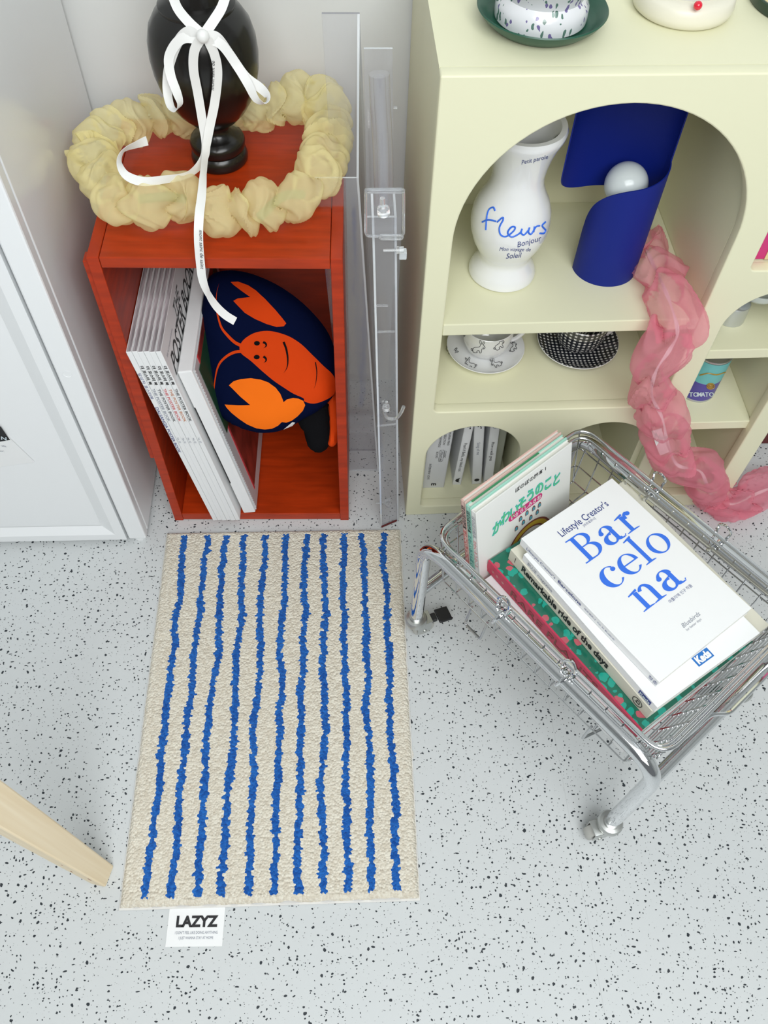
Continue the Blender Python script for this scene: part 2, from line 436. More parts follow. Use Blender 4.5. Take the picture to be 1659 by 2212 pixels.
def lathe_hit(px, py, c, prof, eps=.0004):
    """where a sight line meets a turned surface"""
    d = ray(px, py); d = d/d.length; c = Vector(c)
    zs = [p[1] for p in prof]; rs = [p[0] for p in prof]
    t0 = (Vector((c.x, c.y, c.z+.5*(zs[0]+zs[-1])))-CAM).length
    best = None; prev = None; N = 500
    for i in range(N):
        t = t0-.16+.32*i/N; P = CAM+d*t; z = P.z-c.z
        if z < min(zs) or z > max(zs): prev = None; continue
        r = float(np.interp(z, zs, rs)); g = math.hypot(P.x-c.x, P.y-c.y)-r
        if prev is not None and prev > 0 >= g: best = P; break
        prev = g
    if best is None: return None
    rad = Vector((best.x-c.x, best.y-c.y, 0)).normalized()
    return best+rad*eps-d*eps
def strokes_on(name, strokes, hit, r, m, parent, sub=5):
    paths = []; inv = parent.matrix_world.inverted() if parent else Matrix.Identity(4)
    for st in strokes:
        pp = cat_rom([(a, b, 0) for a, b in st], sub); Q = [hit(p.x, p.y) for p in pp]; Q = [inv @ q for q in Q if q is not None]
        if len(Q) > 1: paths.append(Q)
    if paths: return tubes(name, paths, m, parent, r=r, seg=5)
def txt_on(name, s, px, py, ang, size, hit, m, parent, bold=0, shear=0):
    vs, fs = text2d(s, bold, shear); inv = parent.matrix_world.inverted(); out = []; ok = []
    c, sn = math.cos(ang), math.sin(ang)
    for a, b in vs:
        q = hit(px+(a*c+b*sn)*size, py+(a*sn-b*c)*size); ok.append(q is not None); out.append(inv @ q if q is not None else Vector())
    fs = [f for f in fs if all(ok[i] for i in f)]
    if fs: return mesh(name, out, fs, m, parent)
def upd(): bpy.context.view_layer.update()

# ================================================================ the room
struct(box('floor', (-3, 3, -2.6, 1.30, -.05, 0), floor_mat(), bev=0))
struct(box('wall_back', (-3, 3, 1.272, 1.35, 0, 2.6), WALL, bev=0))
struct(box('wall_left', (-3.05, -2.95, -2.6, 1.3, 0, 2.6), WALL, bev=0))
struct(box('wall_right', (2.95, 3.05, -2.6, 1.3, 0, 2.6), WALL, bev=0))
struct(box('ceiling', (-3, 3, -2.6, 1.3, 2.6, 2.68), CEIL, bev=0))

# ---------------------------------------------------------------- white cabinet at the left
cab = thing('storage_cabinet', 'tall white lacquered cabinet with a recessed door panel, left of the red box', 'cabinet', loc=(-.393, .882, 0))
X0 = -.86
boxes('body', [(X0, 0, .0, .38, .012, 1.32)], WHITE, cab, .002)
boxes('side_stile', [(-.034, -.0005, -.020, .0, .010, 1.32)], WHITE, cab, .003)
dx1 = -.037
door = boxes('door', [(X0, dx1, -.012, -.001, .012, 1.32)], WHITE, cab, .001)
# raised border of the door with a sloped inner edge
bm = bmesh.new()
def ringstrip(x0, x1, z0, z1, X0_, X1, Z0, Z1, ya, yb):
    o = [bm.verts.new(v) for v in ((x0, ya, z0), (x1, ya, z0), (x1, ya, z1), (x0, ya, z1))]
    i = [bm.verts.new(v) for v in ((X0_, yb, Z0), (X1, yb, Z0), (X1, yb, Z1), (X0_, yb, Z1))]
    for k in range(4): bm.faces.new((o[k], o[(k+1) % 4], i[(k+1) % 4], i[k]))
ringstrip(X0, dx1, .012, 1.32, X0, dx1, .012, 1.32, -.012, -.022)
ringstrip(X0, dx1, .012, 1.32, X0+.02, dx1-.018, .030, 1.30, -.022, -.022)
ringstrip(X0+.02, dx1-.018, .030, 1.30, X0+.04, dx1-.040, .048, 1.28, -.022, -.0125)
from_bm('door_frame', bm, WHITE, cab)
lathe('hole_cover', [(0, -.0025), (.004, -.0022), (.006, -.001), (.0065, 0)], WHITE, cab, (-.018, -.0205, .471), 24, axis=Matrix.Rotation(-math.pi/2, 4, 'X') @ Matrix.Scale(-1, 4, (0, 0, 1)))
lathe('foot', [(0, 0), (.012, 0), (.013, .004), (.012, .012), (0, .012)], WHITE, cab, (-.016, -.006, 0), 24)

card = thing('notice_card', 'small white printed card stuck on the white cabinet door, cut by the left frame edge', 'card', loc=(-.393, .882, 0))
cn = Vector((0, -.0128, 0))
def cabp(px, py): P = WD.v(px, py, .882-.0128-.0012); return P-Vector((-.393, .882, 0))
pa, pb, pd = cabp(74, 998), cabp(-62, 868), cabp(-75, 962)
bm = bmesh.new(); ext = pd-pb
q = [pa, pb, pb+Vector((-.02, 0, -.075)), pa+Vector((-.115, 0, -.022))]
f1 = [bm.verts.new(v) for v in q]; f2 = [bm.verts.new(v+Vector((0, .001, 0))) for v in q]
bm.faces.new(f1); bm.faces.new(f2[::-1])
for k in range(4): bm.faces.new((f1[k], f2[k], f2[(k+1) % 4], f1[(k+1) % 4]))
bmesh.ops.recalc_face_normals(bm, faces=bm.faces); from_bm('sheet', bm, PAPER, card)
ux = (pa-pb).normalized(); uy = Vector((0, -1, 0)).cross(ux)*-1
if uy.z < 0: uy = -uy
lg = [cabp(*p)+Vector((0, -.0004, 0)) for p in ((-30, 905), (2, 922), (22, 950), (-25, 958))]
mesh('badge', lg, [(0, 1, 2, 3)], BLACKINK, card)
txt(card, 'N', .012, cabp(2, 948)+Vector((0, -.001, 0)), (.95, 0, -.3), (.3, 0, .95), LETW, 'badge_letter', bold=.02)
for k, s in enumerate(('by paper life,', 'good color.')):
    txt(card, s, .006, cabp(-28, 962+k*11), (.985, 0, -.15), (.15, 0, .985), GREYINK, 'caption', eps=.0006)

# ---------------------------------------------------------------- red wooden box
rb = thing('wooden_box', 'open-fronted box of red-stained cherry wood standing upright beside the white cabinet', 'box', BX)
W_, H_, D_, t_ = .3403, .6436, .318, .0165
box('side_panel', (0, t_, 0, D_, 0, H_), RED, rb, .0012)
box('side_panel', (W_-t_, W_, 0, D_, 0, H_), RED, rb, .0012)
box('top_panel', (t_+.0006, W_-t_-.0006, 0, D_, H_-t_-.001, H_-.0004), REDH, rb, .0012)
box('bottom_panel', (t_, W_-t_, .001, D_, .002, .022), REDH, rb, .0012)
box('back_panel', (t_, W_-t_, D_-.008, D_, .022, H_-t_-.001), REDH, rb, 0)
box('outer_strip', (-.0085, -.0002, .006, .026, .195, .632), RED, rb, .001)  # thin red strip along the box's left side, ending above the floor

# ---------------------------------------------------------------- cream arched shelf
cs = thing('arched_shelf', 'pale cream lacquered shelving unit with arched openings on the right', 'shelving unit', SH)
SW, SHH, SD, PT = .6435, .8877, .353, .020
def rr(x0, x1, z0, z1, r):
    out = []
    for cx, cz, a0 in ((x1-r, z0+r, -90), (x1-r, z1-r, 0), (x0+r, z1-r, 90), (x0+r, z0+r, 180)):
        for k in range(7): a = math.radians(a0+15*k); out.append((cx+r*math.cos(a), cz+r*math.sin(a)))
    return out
def arch(x0, x1, z0, zc, rb_=.010, ry=None):
    cx = (x0+x1)/2; R = (x1-x0)/2; ry = ry or R; out = [(x0, zc)]
    out = []
    for k in range(41): a = math.pi*k/40; out.append((cx+R*math.cos(a), zc+ry*math.sin(a)))
    for k in range(7): a = math.radians(180+15*k); out.append((x0+rb_+rb_*math.cos(a), z0+rb_+rb_*math.sin(a)))
    for k in range(7): a = math.radians(270+15*k); out.append((x1-rb_+rb_*math.cos(a), z0+rb_+rb_*math.sin(a)))
    return out
opn = [rr(0, SW, 0, SHH, .003), arch(.034, .421, .312, .660, ry=.193), arch(.028, .199, .0285, .186), arch(.262, .433, .0285, .186),
       arch(.461, .606, .0385, .489), rr(.462, .606, .602, .853, .009)]
MF = Matrix(((1, 0, 0, 0), (0, 0, -1, PT/2), (0, 1, 0, 0), (0, 0, 0, 1)))
panel('front_panel', opn, PT, CREAM, cs, MF, .0022)
boxes('side_panel', [(.0003, .032, PT, SD, .0005, SHH-.0205)], CREAM, cs, 0)
boxes('side_panel', [(.609, SW-.0003, PT, SD, .0005, SHH-.0205)], CREAM, cs, .001)
boxes('divider', [(.4215, .4605, PT, SD, .0005, SHH-.018)], CREAM, cs, .0005)
boxes('top_panel', [(.0003, SW-.0003, PT-.001, SD, SHH-.0205, SHH-.0001)], CREAM, cs, 0)
bt = boxes('bottom_panel', [(.032, .4215, PT, SD, .001, .0275), (.4605, .609, PT, SD, .001, .0375)], CREAM, cs, .0005)
boxes('back_panel', [(.032, .4215, .282, .290, .0275, SHH-.0205), (.4605, .609, .282, .290, .0375, SHH-.0205)], CREAM, cs, 0)
boxes('fixed_shelf', [(.032, .4215, PT, .282, .292, .3105)], CREAM, cs, .0005)
boxes('partition', [(.205, .256, PT, .282, .0275, .292)], CREAM, cs, .0005)
boxes('shelf_board', [(.034, .4213, .0015, .282, .4885, .511)], CREAM, cs, .0015)
boxes('shelf_board', [(.4607, .609, PT-.006, .282, .409, .429)], CREAM, cs, .0015)
boxes('shelf_board', [(.4607, .609, PT-.006, .282, .227, .247)], CREAM, cs, .0015)
boxes('fixed_shelf', [(.4605, .609, PT, .282, .582, .600)], CREAM, cs, .0005)

# ================================================================ rug
rug = thing('striped_rug', 'cream tufted cotton rug with eleven wavy blue stripes on the floor', 'rug', loc=(-.3587, .2132, 0))
rug.rotation_euler = (0, 0, -.0023)
RW, RH = .4514, .6632
nx, ny = 330, 480
gx, gy = np.meshgrid(np.linspace(0, 1, nx), np.linspace(0, 1, ny)); gx = gx.ravel(); gy = gy.ravel()
rng = np.random.default_rng(3)
def smoothn(n, k, amp):
    a = rng.normal(size=n+2*k); ker = np.hanning(2*k+1); ker /= ker.sum(); return np.convolve(a, ker, 'same')[k:-k]*amp*math.sqrt(k)
eL, eR = smoothn(ny, 12, .0012), smoothn(ny, 12, .0012); eB, eT = smoothn(nx, 12, .0010), smoothn(nx, 12, .0010)
iy = np.round(gy*(ny-1)).astype(int); ix = np.round(gx*(nx-1)).astype(int)
X = (0+eL[iy])*(1-gx)+(RW+eR[iy])*gx; Y = (0+eB[ix])*(1-gy)+(RH+eT[ix])*gy
ed = np.minimum(np.minimum(X, RW-X), np.minimum(Y, RH-Y)); ed = np.clip(ed, 0, .009)/.009
Z = .002+.0095*np.sqrt(1-(1-ed)**2)
bn = np.array([noise.noise(Vector((x*330, y*330, 0)))*.0012+noise.noise(Vector((x*90, y*90, 4)))*.0010 for x, y in zip(X, Y)])
Z += bn*np.clip(ed*1.5, .15, 1)
idx = np.arange(nx*ny).reshape(ny, nx)
F = np.stack([idx[:-1, :-1], idx[:-1, 1:], idx[1:, 1:], idx[1:, :-1]], -1).reshape(-1, 4)
pile = mesh('pile', np.stack([X, Y, Z], 1).tolist(), F.tolist(), rug_mat(), rug, True)
box('backing', (-.0015, RW+.0015, -.003, RH+.001, .0003, .0035), mat('cotton_backing', (.74, .73, .70), .9, bump=.4, bscale=400), rug, .001)
upd()
tg = [WD.z(*p, .0015)-rug.location for p in ((370, 1962), (487, 1962), (480, 2045), (356, 2043))]
lab = boxes('label_tag', [(0, .0835, -.056, .004, .0005, .0012)], PAPER, rug, 0); 
lab.location = (tg[3].x+.002, tg[0].y+.004, 0); lab.rotation_euler = (0, 0, -.02)
lx = tg[3].x+.002+.0418; ly = tg[0].y
txt(rug, 'LAZYZ', .0205, (lx, ly-.026, .0016), (1, -.02, 0), (.02, 1, 0), BLACKINK, 'brand_lettering', bold=.045, align='CENTER', width=.062)
txt(rug, "I DON'T FEEL LIKE DOING ANYTHING", .0052, (lx+.001, ly-.036, .0016), (1, -.02, 0), (.02, 1, 0), GREYINK, 'slogan_lettering', align='CENTER', width=.063)
txt(rug, "I JUST WANNA STAY AT HOME", .0052, (lx+.001, ly-.043, .0016), (1, -.02, 0), (.02, 1, 0), GREYINK, 'slogan_lettering', align='CENTER', width=.051)

# ================================================================ stool leg
leg = thing('wooden_stool', 'pale pine stool leg standing on the speckled floor at lower left', 'stool', loc=(-.392, .262, 0))
B0 = Vector((0, 0, 0)); T1 = (CAM+ray(0, 1747)*((.27-1.4)/ray(0, 1747).z))-leg.location
T2 = B0+(T1-B0)*1.5
axv = (T2-B0).normalized(); s1 = axv.cross(Vector((.25, 1, 0))).normalized(); s2 = s1.cross(axv).normalized()
bm = bmesh.new(); rings = []
for P, a, b in ((B0, .0125, .016), (B0+(T2-B0)*.45, .0155, .021), (T2, .019, .026)):
    rings.append([bm.verts.new(P+s1*a*i+s2*b*j) for i, j in ((-1, -1), (1, -1), (1, 1), (-1, 1))])
for v in rings[0]: v.co.z = 0.0003
for a, b in zip(rings, rings[1:]):
    for k in range(4): bm.faces.new((a[k], a[(k+1) % 4], b[(k+1) % 4], b[k]))
bm.faces.new(rings[0][::-1]); bm.faces.new(rings[-1])
bmesh.ops.recalc_face_normals(bm, faces=bm.faces)
bmesh.ops.bevel(bm, geom=list(bm.edges), offset=.0025, segments=2, profile=.5, affect='EDGES')
pm = mat('pine_grain', (.78, .62, .40), .5); g = NG(pm); o_ = g.obj()
mp = g.n.new('ShaderNodeMapping'); g.l.new(o_, mp.inputs[0])
q_ = axv.to_track_quat('Z', 'Y').inverted().to_euler(); mp.inputs['Rotation'].default_value = q_; mp.inputs['Scale'].default_value = (1, 1, 1)
mp2 = g.n.new('ShaderNodeMapping'); g.l.new(mp.outputs[0], mp2.inputs[0]); mp2.inputs['Scale'].default_value = (110, 110, 3)
nz_ = g.tex('Noise', 1, mp2.outputs[0], Detail=3); g.color(g.mix(nz_.outputs[0], (.74, .58, .36), (.92, .82, .62)))
from_bm('leg', bm, pm, leg)
for f_, o_2 in ((.18, .004), (.27, -.002), (.09, -.006)):
    P_ = B0+(T2-B0)*f_; h_ = -s2*(.016+.010*f_)
    Q_ = [P_+h_*1.012+s1*(o_2+a_)+axv*b_ for a_, b_ in ((-.0012, -.005), (.0012, -.005), (.0012, .005), (-.0012, .005))]
    mesh('wood_mark', Q_, [(0, 1, 2, 3)], PINEK, leg)
upd()

# ================================================================ things in the shelf
def sv(u, v, z): return SH.o+SH.e*u+SH.n*v+Vector((0, 0, z))
# vase
vc = sv(.136, .116, .5112)
vprof = [(.0, 0), (.046, 0), (.0515, .003), (.0515, .008), (.047, .018), (.040, .029), (.0385, .036), (.043, .047), (.052, .065), (.0575, .085), (.0585, .100), (.056, .118),
         (.050, .134), (.042, .149), (.0375, .163), (.0370, .176), (.0395, .192), (.0440, .210), (.0500, .226), (.0545, .236), (.0555, .243), (.0535, .2475), (.046, .247), (.037, .236), (.032, .20), (.030, .17), (.030, .1), (0, .09)]
vs_ = thing('ceramic_vase', 'white glazed ceramic vase with blue handwriting on the upper cream shelf', 'vase', loc=vc)
lathe('body', vprof, CERAM, vs_, seg=96)
upd()
vouter = vprof[1:21]
hit = lambda a, b: lathe_hit(a, b, vc, vouter)
Z5 = lambda L: [[(860+x/2.0764, y/2.0764) for x, y in s] for s in L]
strokes_on('handwriting', Z5([[(436, 945), (428, 930), (408, 940), (398, 975), (394, 1030)], [(378, 995), (405, 985), (440, 992)],
    [(445, 995), (468, 975), (472, 985), (455, 1020), (460, 1052), (485, 1060), (518, 1035), (524, 1018), (508, 1018), (492, 1042), (510, 1062), (545, 1045), (556, 1025)],
    [(556, 1025), (552, 1045), (565, 1052), (585, 1030), (588, 1020), (584, 1040), (595, 1050), (608, 1030), (611, 1015), (607, 1040)], [(609, 1030), (620, 1015), (634, 1012)],
    [(660, 995), (645, 1010), (652, 1022), (660, 1032), (652, 1046), (634, 1046)]]), hit, .0013, BLUEINK, vs_)
for s, x, y, a, z_ in (('Bonjour', 533, 1110, -.28, 34), ('Mon voyage de', 452, 1124, .02, 23), ('Soleil', 482, 1160, -.08, 32), ('Petit parole', 552, 738, -.22, 26)):
    txt_on('handwriting', s, 860+x/2.0764, y/2.0764, a, z_/2.0764, hit, NAVYINK, vs_, shear=.35)

# blue lamp : one curled metal sheet, with a glass globe
lc = sv(.299, .122, .5112)
lamp = thing('table_lamp', 'cobalt blue lamp of curled sheet metal with a round globe, inside the large arch', 'lamp', loc=lc)
def lampsheet(name, a0, a1, zlo, zhi, RX, RY, cx, n=60, nz=30, cy=0):
    vs, fs = [], []
    for th in (0, .0018):
        for i in range(n+1):
            t = i/n; a = math.radians(a0+(a1-a0)*t)
            for j in range(nz+1):
                z = zlo(t)+(zhi(t)-zlo(t))*j/nz; vs.append((cx+(RX-th)*math.cos(a), cy+(RY-th)*math.sin(a), z))
    N = (n+1)*(nz+1)
    for i in range(n):
        for j in range(nz):
            q = [i*(nz+1)+j, (i+1)*(nz+1)+j, (i+1)*(nz+1)+j+1, i*(nz+1)+j+1]; fs.append(q); fs.append([k+N for k in q][::-1])
    rim = [i*(nz+1) for i in range(n+1)]+[n*(nz+1)+j for j in range(1, nz+1)]+[i*(nz+1)+nz for i in range(n-1, -1, -1)]+[j for j in range(nz-1, 0, -1)]
    for a, b in zip(rim, rim[1:]+rim[:1]): fs.append((a, b, b+N, a+N))
    return mesh(name, vs, fs, COBALT, lamp, True)
def rc(t, t0, w):    # quarter-round easing for the sheet's rounded corners
    x = min(1, max(0, (t-t0)/w)); return 1-math.sqrt(max(0, 1-x*x))
lampsheet('front_leaf', 12, -178, lambda t: 0, lambda t: .190-.035*t-.085*rc(t, .55, .45), .050, .047, 0)
lampsheet('back_leaf', -4, 172, lambda t: .112*min(1, .45+t*4)+.068*rc(t, .64, .36), lambda t: .335, .074, .050, -.0235)
lathe('globe', [(0, -.031)]+[(.031*math.sin(math.pi*k/20), -.031*math.cos(math.pi*k/20)) for k in range(1, 20)]+[(0, .031)], OPAL, lamp, (.000, .008, .142), 48)
lathe('socket', [(0, .0005), (.038, .0005), (.038, .006), (.012, .008), (.012, .11), (0, .11)], COBALT, lamp, (.004, .004, 0), 32)

# saucers and cups
sauc = [(0, .002), (.022, .002), (.024, .0), (.026, .002), (.045, .005), (.062, .0115), (.066, .0145), (.0665, .016), (.0655, .0165), (.060, .013), (.044, .0075), (.026, .0055), (0, .005)]
cupo = [(0, .0), (.024, 0), (.028, .002), (.040, .012), (.046, .028), (.0485, .045), (.0495, .060)]
cupp = cupo+[(.0485, .061), (.047, .058), (.045, .040), (.040, .018), (.028, .007), (0, .006)]
def cup_set(u, v, k, nm_c, lab_c, lab_s, cm, sm, ha, handle):
    ks = [(r*k, z*k) for r, z in sauc]; kc = [(r*k*.88, z*k) for r, z in cupp]
    s = thing('saucer', lab_s, 'saucer', loc=sv(u, v, .3108)); lathe('dish', ks, sm, s)
    c = thing(nm_c, lab_c, 'cup', loc=sv(u, v, .3108+.0059*k)); lathe('bowl', kc, cm, c)
    a = math.radians(ha); d = Vector((math.cos(a), math.sin(a), 0)); R = .0425*k
    tubes('handle', [cat_rom([d*(R-.003)+Vector((0, 0, .050*k)), d*(R+.016)+Vector((0, 0, .052*k)), d*(R+.024)+Vector((0, 0, .036*k)), d*(R+.010)+Vector((0, 0, .018*k)), d*(R-.006)+Vector((0, 0, .014*k))], 6)], handle, c, r=.0042)
    upd(); return s, c
s1_, c1_ = cup_set(.137, .139, 1.03, 'teacup', 'white cup with line-drawn rabbits standing on a rabbit saucer', 'white saucer with line-drawn rabbits under the rabbit cup', CERAM, CERAM, 8, CERAM)
s2_, c2_ = cup_set(.303, .147, 1.07, 'teacup', 'black and white gingham cup standing on a gingham saucer', 'black and white gingham saucer with a white rim under the gingham cup', GINGC, GINGS, 8, CERAM)
lathe('rim_band', [(.0650*1.07, .0162*1.07), (.0672*1.07, .0158*1.07), (.0672*1.07, .0147*1.07), (.0655*1.07, .0140*1.07)], CERAM, s2_)
rabbit = [[(-.5, -.1), (-.62, .02), (-.72, -.05), (-.66, -.18), (-.5, -.15)], [(-.52, -.05), (-.35, .12), (0, .16), (.22, .22), (.3, .42), (.2, .75), (.28, .9), (.4, .7), (.46, .45), (.62, .72), (.78, .8), (.74, .6), (.6, .4), (.74, .25), (.8, .08), (.66, -.02), (.45, -.04), (.42, -.3), (.36, -.45), (.2, -.44), (.18, -.25), (.05, -.2), (-.1, -.3), (-.05, -.42), (-.35, -.44), (-.52, -.3), (-.56, -.12)],
          [(.52, .2), (.54, .17)], [(.68, .12), (.6, .08), (.62, 0)]]
def rab(px, py, s, ang, hit, par, flip=1):
    c, sn = math.cos(ang), math.sin(ang)
    L = [[(px+(x*flip*c+y*sn)*s, py+(x*flip*sn-y*c)*s) for x, y in st] for st in rabbit]
    strokes_on('rabbit_drawing', L, hit, .00045, BLACKINK, par, 3)
c1w = sv(.137, .139, .3108+.0059*1.03); co1 = [(r*1.03*.88, z*1.03) for r, z in cupo]
h1 = lambda a, b: lathe_hit(a, b, c1w, co1, .0003)
for x, y, s, a, fl in ((1032, 753, 20, 0, 1), (1077, 746, 18, -.5, 1), (996, 737, 16, .9, -1)): rab(x, y, s, a, h1, c1_, fl)
h2 = lambda a, b: onz(a, b, .3108+.0115)
for x, y, s, a, fl in ((1018, 787, 17, .05, -1), (1074, 785, 16, -.35, -1), (973, 756, 16, 1.0, 1), (1108, 751, 15, -.7, 1)): rab(x, y, s, a, h2, s1_, fl)

# tin can, generic two-tone label
tc_ = sv(.528, .092, .2475)
can = thing('tin_can', 'teal and purple labelled tin can on a narrow lower shelf', 'can', loc=tc_)
lathe('can_body', [(0, 0), (.0325, 0), (.0335, .002), (.0325, .004), (.0325, .098), (.0335, .100), (.0335, .102), (.031, .102), (.031, .098), (0, .098)], ALU, can)
lathe('lower_label', [(.0328, .005), (.0330, .0052), (.0330, .0480), (.0328, .0482)], PURP, can)
lathe('upper_label', [(.0328, .0482), (.0330, .0484), (.0330, .0965), (.0328, .097)], TEAL, can)
upd()
hc = lambda a, b: lathe_hit(a, b, tc_, [(.0331, 0), (.0331, .1)], .0005)
for k_, ch_ in enumerate('TOMATO'): txt_on('label_letter', ch_, 1489+k_*8.4, 856, .02, 13, hc, LETW, can, bold=.03)
strokes_on('medallion', [[(1535+8*math.cos(t)*k, 834+6*math.sin(t)*k) for t in [i*.7 for i in range(10)]] for k in (1, .6, .25)], hc, .0011, GOLD, can)
strokes_on('gold_band', [[(1512, 810), (1530, 806), (1548, 809), (1566, 804)]], hc, .0013, GOLD, can)

# little aluminium lamp on the shelf above the can
al = thing('metal_lamp', 'small brushed metal lamp with pale round shade behind the narrow arch', 'lamp', loc=sv(.522, .087, .4294))
lathe('base', [(0, 0), (.0235, 0), (.0240, .002), (.0225, .034), (.020, .036), (0, .036)], ALU, al)
tubes('stem', [[(0, 0, .034), (.018, .006, .048)]], ALU, al, r=.004)
lathe('shade', [(.0, .036), (.018, .037), (.030, .042), (.036, .050), (.038, .060), (.036, .060), (.030, .050), (.0, .045)], OPAL, al, (.034, .012, .002))

# flat bright board in the upper right opening
bd = thing('framed_print', 'magenta and pale yellow print leaning in the upper right opening', 'picture', SH)
box('border', (.4700, .600, .0245, .028, .6025, .80), MAGENTA, bd, .0005)
box('sheet', (.4900, .598, .0228, .0244, .6027, .79), YELL, bd, .0003)

# books in the small left arch
MB = lambda u, v, z, lean: SHM @ Matrix.Translation((u, v, z)) @ Matrix.Rotation(lean, 4, 'Y')
SHM = Matrix.Translation(SH.o) @ Matrix.Rotation(SH.a, 4, 'Z'); BXM = Matrix.Translation(BX.o) @ Matrix.Rotation(BX.a, 4, 'Z'); TRM = Matrix.Translation(TR.o) @ Matrix.Rotation(TR.a, 4, 'Z')
def book(name, label, cat, M4, L, Wd, T, cover, pages, group=None, ct=.0016, gap=.002, soft=True):
    """lying book: spine along X at Y=0, cover up +Z"""
    b = thing(name, label, cat, M4=M4, group=group)
    bm = bmesh.new()
    addbox(bm, (0, L, 0, Wd, 0, ct), .0004, 1); addbox(bm, (0, L, 0, Wd, T-ct, T), .0004, 1); addbox(bm, (0, L, 0, ct, .0002, T-.0002), .0005, 1)
    from_bm('cover', bm, cover, b)
    g = .0004 if soft else gap
    box('page_block', (g, L-g, ct*.5, Wd-g, ct*.9, T-ct*.9), pages, b, 0)
    upd(); return b
UP = Matrix(((0, 0, 1, 0), (0, 1, 0, 0), (-1, 0, 0, 0), (0, 0, 0, 1)))     # spine upright: X down, Z to the right
def standing(name, label, cat, base, u, v, z0, lean, L, Wd, T, cover, pages, group=None, yaw=0, **k):
    """standing book, its foot corner at (u,v,z0), leaning by 'lean' about the depth axis"""
    M4 = base @ Matrix.Translation((u, v, z0)) @ Matrix.Rotation(yaw, 4, 'Z') @ Matrix.Rotation(lean, 4, 'Y') @ Matrix.Translation((0, 0, L)) @ UP
    return book(name, label, cat, M4, L, Wd, T, cover, pages, group, **k)
GB = 'small pale books in the low arch'
b1 = standing('paperback_book', 'widest pale grey book at the left end of the low arch', 'book', SHM, .0345, .045, .028, .02, .205, .12, .044, mat('pale_grey_card', (.66, .67, .68), .5), PAGES, GB)
def spine_txt(b, items, m):
    for s, x, y, sz in items: txt(b, s, sz, (x, -.0003, y), (1, 0, 0), (0, 0, 1), m, 'spine_lettering', eps=.0002)
spine_txt(b1, (('HUMAN MIND', .03, .036, .006), ('SELECTION', .036, .028, .006), ('THE MIDDLE', .040, .020, .006), ('CLASSIC', .085, .033, .006), ('LITERATURE', .084, .026, .006), ('BOOKS', .087, .018, .006), ('INTERVIEW LOVE', .125, .008, .0065)), BLACKINK)
txt(b1, 'm', .014, (.196, -.0003, .017), (0, 0, 1), (-1, 0, 0), BLACKINK, 'logo', bold=.03)
tubes('text_frame', [round_path([(.082, -.0004, .0245), (.118, -.0004, .0245), (.118, -.0004, .0325), (.082, -.0004, .0325)], .003, 4, True)], BLACKINK, b1, r=.00025)
for u, ln, T, lb, s, mk in ((.0965, .03, .0165, 'white slim book with small black cat mark, second from left in low arch', 'Pearl if Bella, my black cat', 1),
                        (.1355, -.085, .0185, 'leaning white slim book with round black spine mark in the low arch', 'Song of me', 2),
                        (.1585, -.05, .0175, 'white slim book with small circle atop its spine in low arch', 'How a walk goes', 3)):
    b = standing('paperback_book', lb, 'book', SHM, u, .05, .028, ln, .200, .12, T, PAPER, PAGES, GB)
    spine_txt(b, ((s, .065, T*.34, .0085),), BLACKINK if mk != 2 else GREYINK)
    if mk < 3:
        bm = bmesh.new()
        for dx, dz in ((.016, .38), (.016, .62), (.021, .66)): addbox(bm, (dx, dx+.003, -.0005, .0004, T*dz-.0012, T*dz+.0012))
        from_bm('top_mark', bm, BLACKINK, b)
    else: tubes('top_mark', [{'p': [(.020+.005*math.cos(i*.4), -.0004, T/2+.004*math.sin(i*.4)) for i in range(16)], 'closed': True}], GREYINK, b, r=.0003)
    if mk == 1: pts = [(.18, .3), (.186, .2), (.19, .45), (.191, .8), (.187, .6), (.183, .72), (.181, .6), (.176, .8), (.178, .5)]
    elif mk == 2: pts = [(.186+.005*math.cos(i*.8), .5+.28*math.sin(i*.8)) for i in range(8)]
    else: pts = None; txt(b, 'm', .010, (.192, -.0003, T*.2), (0, 0, 1), (-1, 0, 0), BLACKINK, 'publisher_mark', bold=.03)
    if pts: mesh('publisher_mark', [(x, -.0004, T*z) for x, z in pts], [tuple(range(len(pts)))], BLACKINK, b)
bgl = standing('paperback_book', 'pale green-grey book furthest right and deepest in the low arch', 'book', SHM, .180, .075, .028, -.03, .196, .11, .014, mat('sage_card', (.52, .54, .46), .6), PAGES, GB)
# pouch with a black squiggle in the second low arch
pc = thing('fabric_pouch', 'dusty pink pouch with a black wavy line inside the second low arch', 'pouch', loc=sv(.305, .13, .0278))
vs, fs = [], []
for i in range(25):
    for j in range(13):
        a = 2*math.pi*i/24; b_ = math.pi*j/12-math.pi/2
        x = math.copysign(abs(math.cos(a))**.7, math.cos(a)); y = math.copysign(abs(math.sin(a))**.7, math.sin(a))
        cb = max(0, math.cos(b_))**.5; vs.append((.036*x*cb, .022*y*cb+.010*(math.sin(b_)+1), .115+.113*math.sin(b_)))
for i in range(24):
    for j in range(12): fs.append((i*13+j, (i+1)*13+j, (i+1)*13+j+1, i*13+j+1))
mesh('pouch_body', vs, fs, mat('dusty_pink_canvas', (.50, .40, .35), .8), pc, True)
for L_ in [cat_rom([(.036, -.018+.002, .20), (.026, -.0185, .175), (.006, -.021, .16), (-.012, -.022, .18), (-.028, -.016, .21)], 6), cat_rom([(.0366, -.012, .12), (.028, -.0185, .095), (.012, -.0215, .085), (.004, -.022, .06), (-.02, -.019, .05)], 6)]: tubes('wavy_line', [L_], BLACKINK, pc, r=.0012)

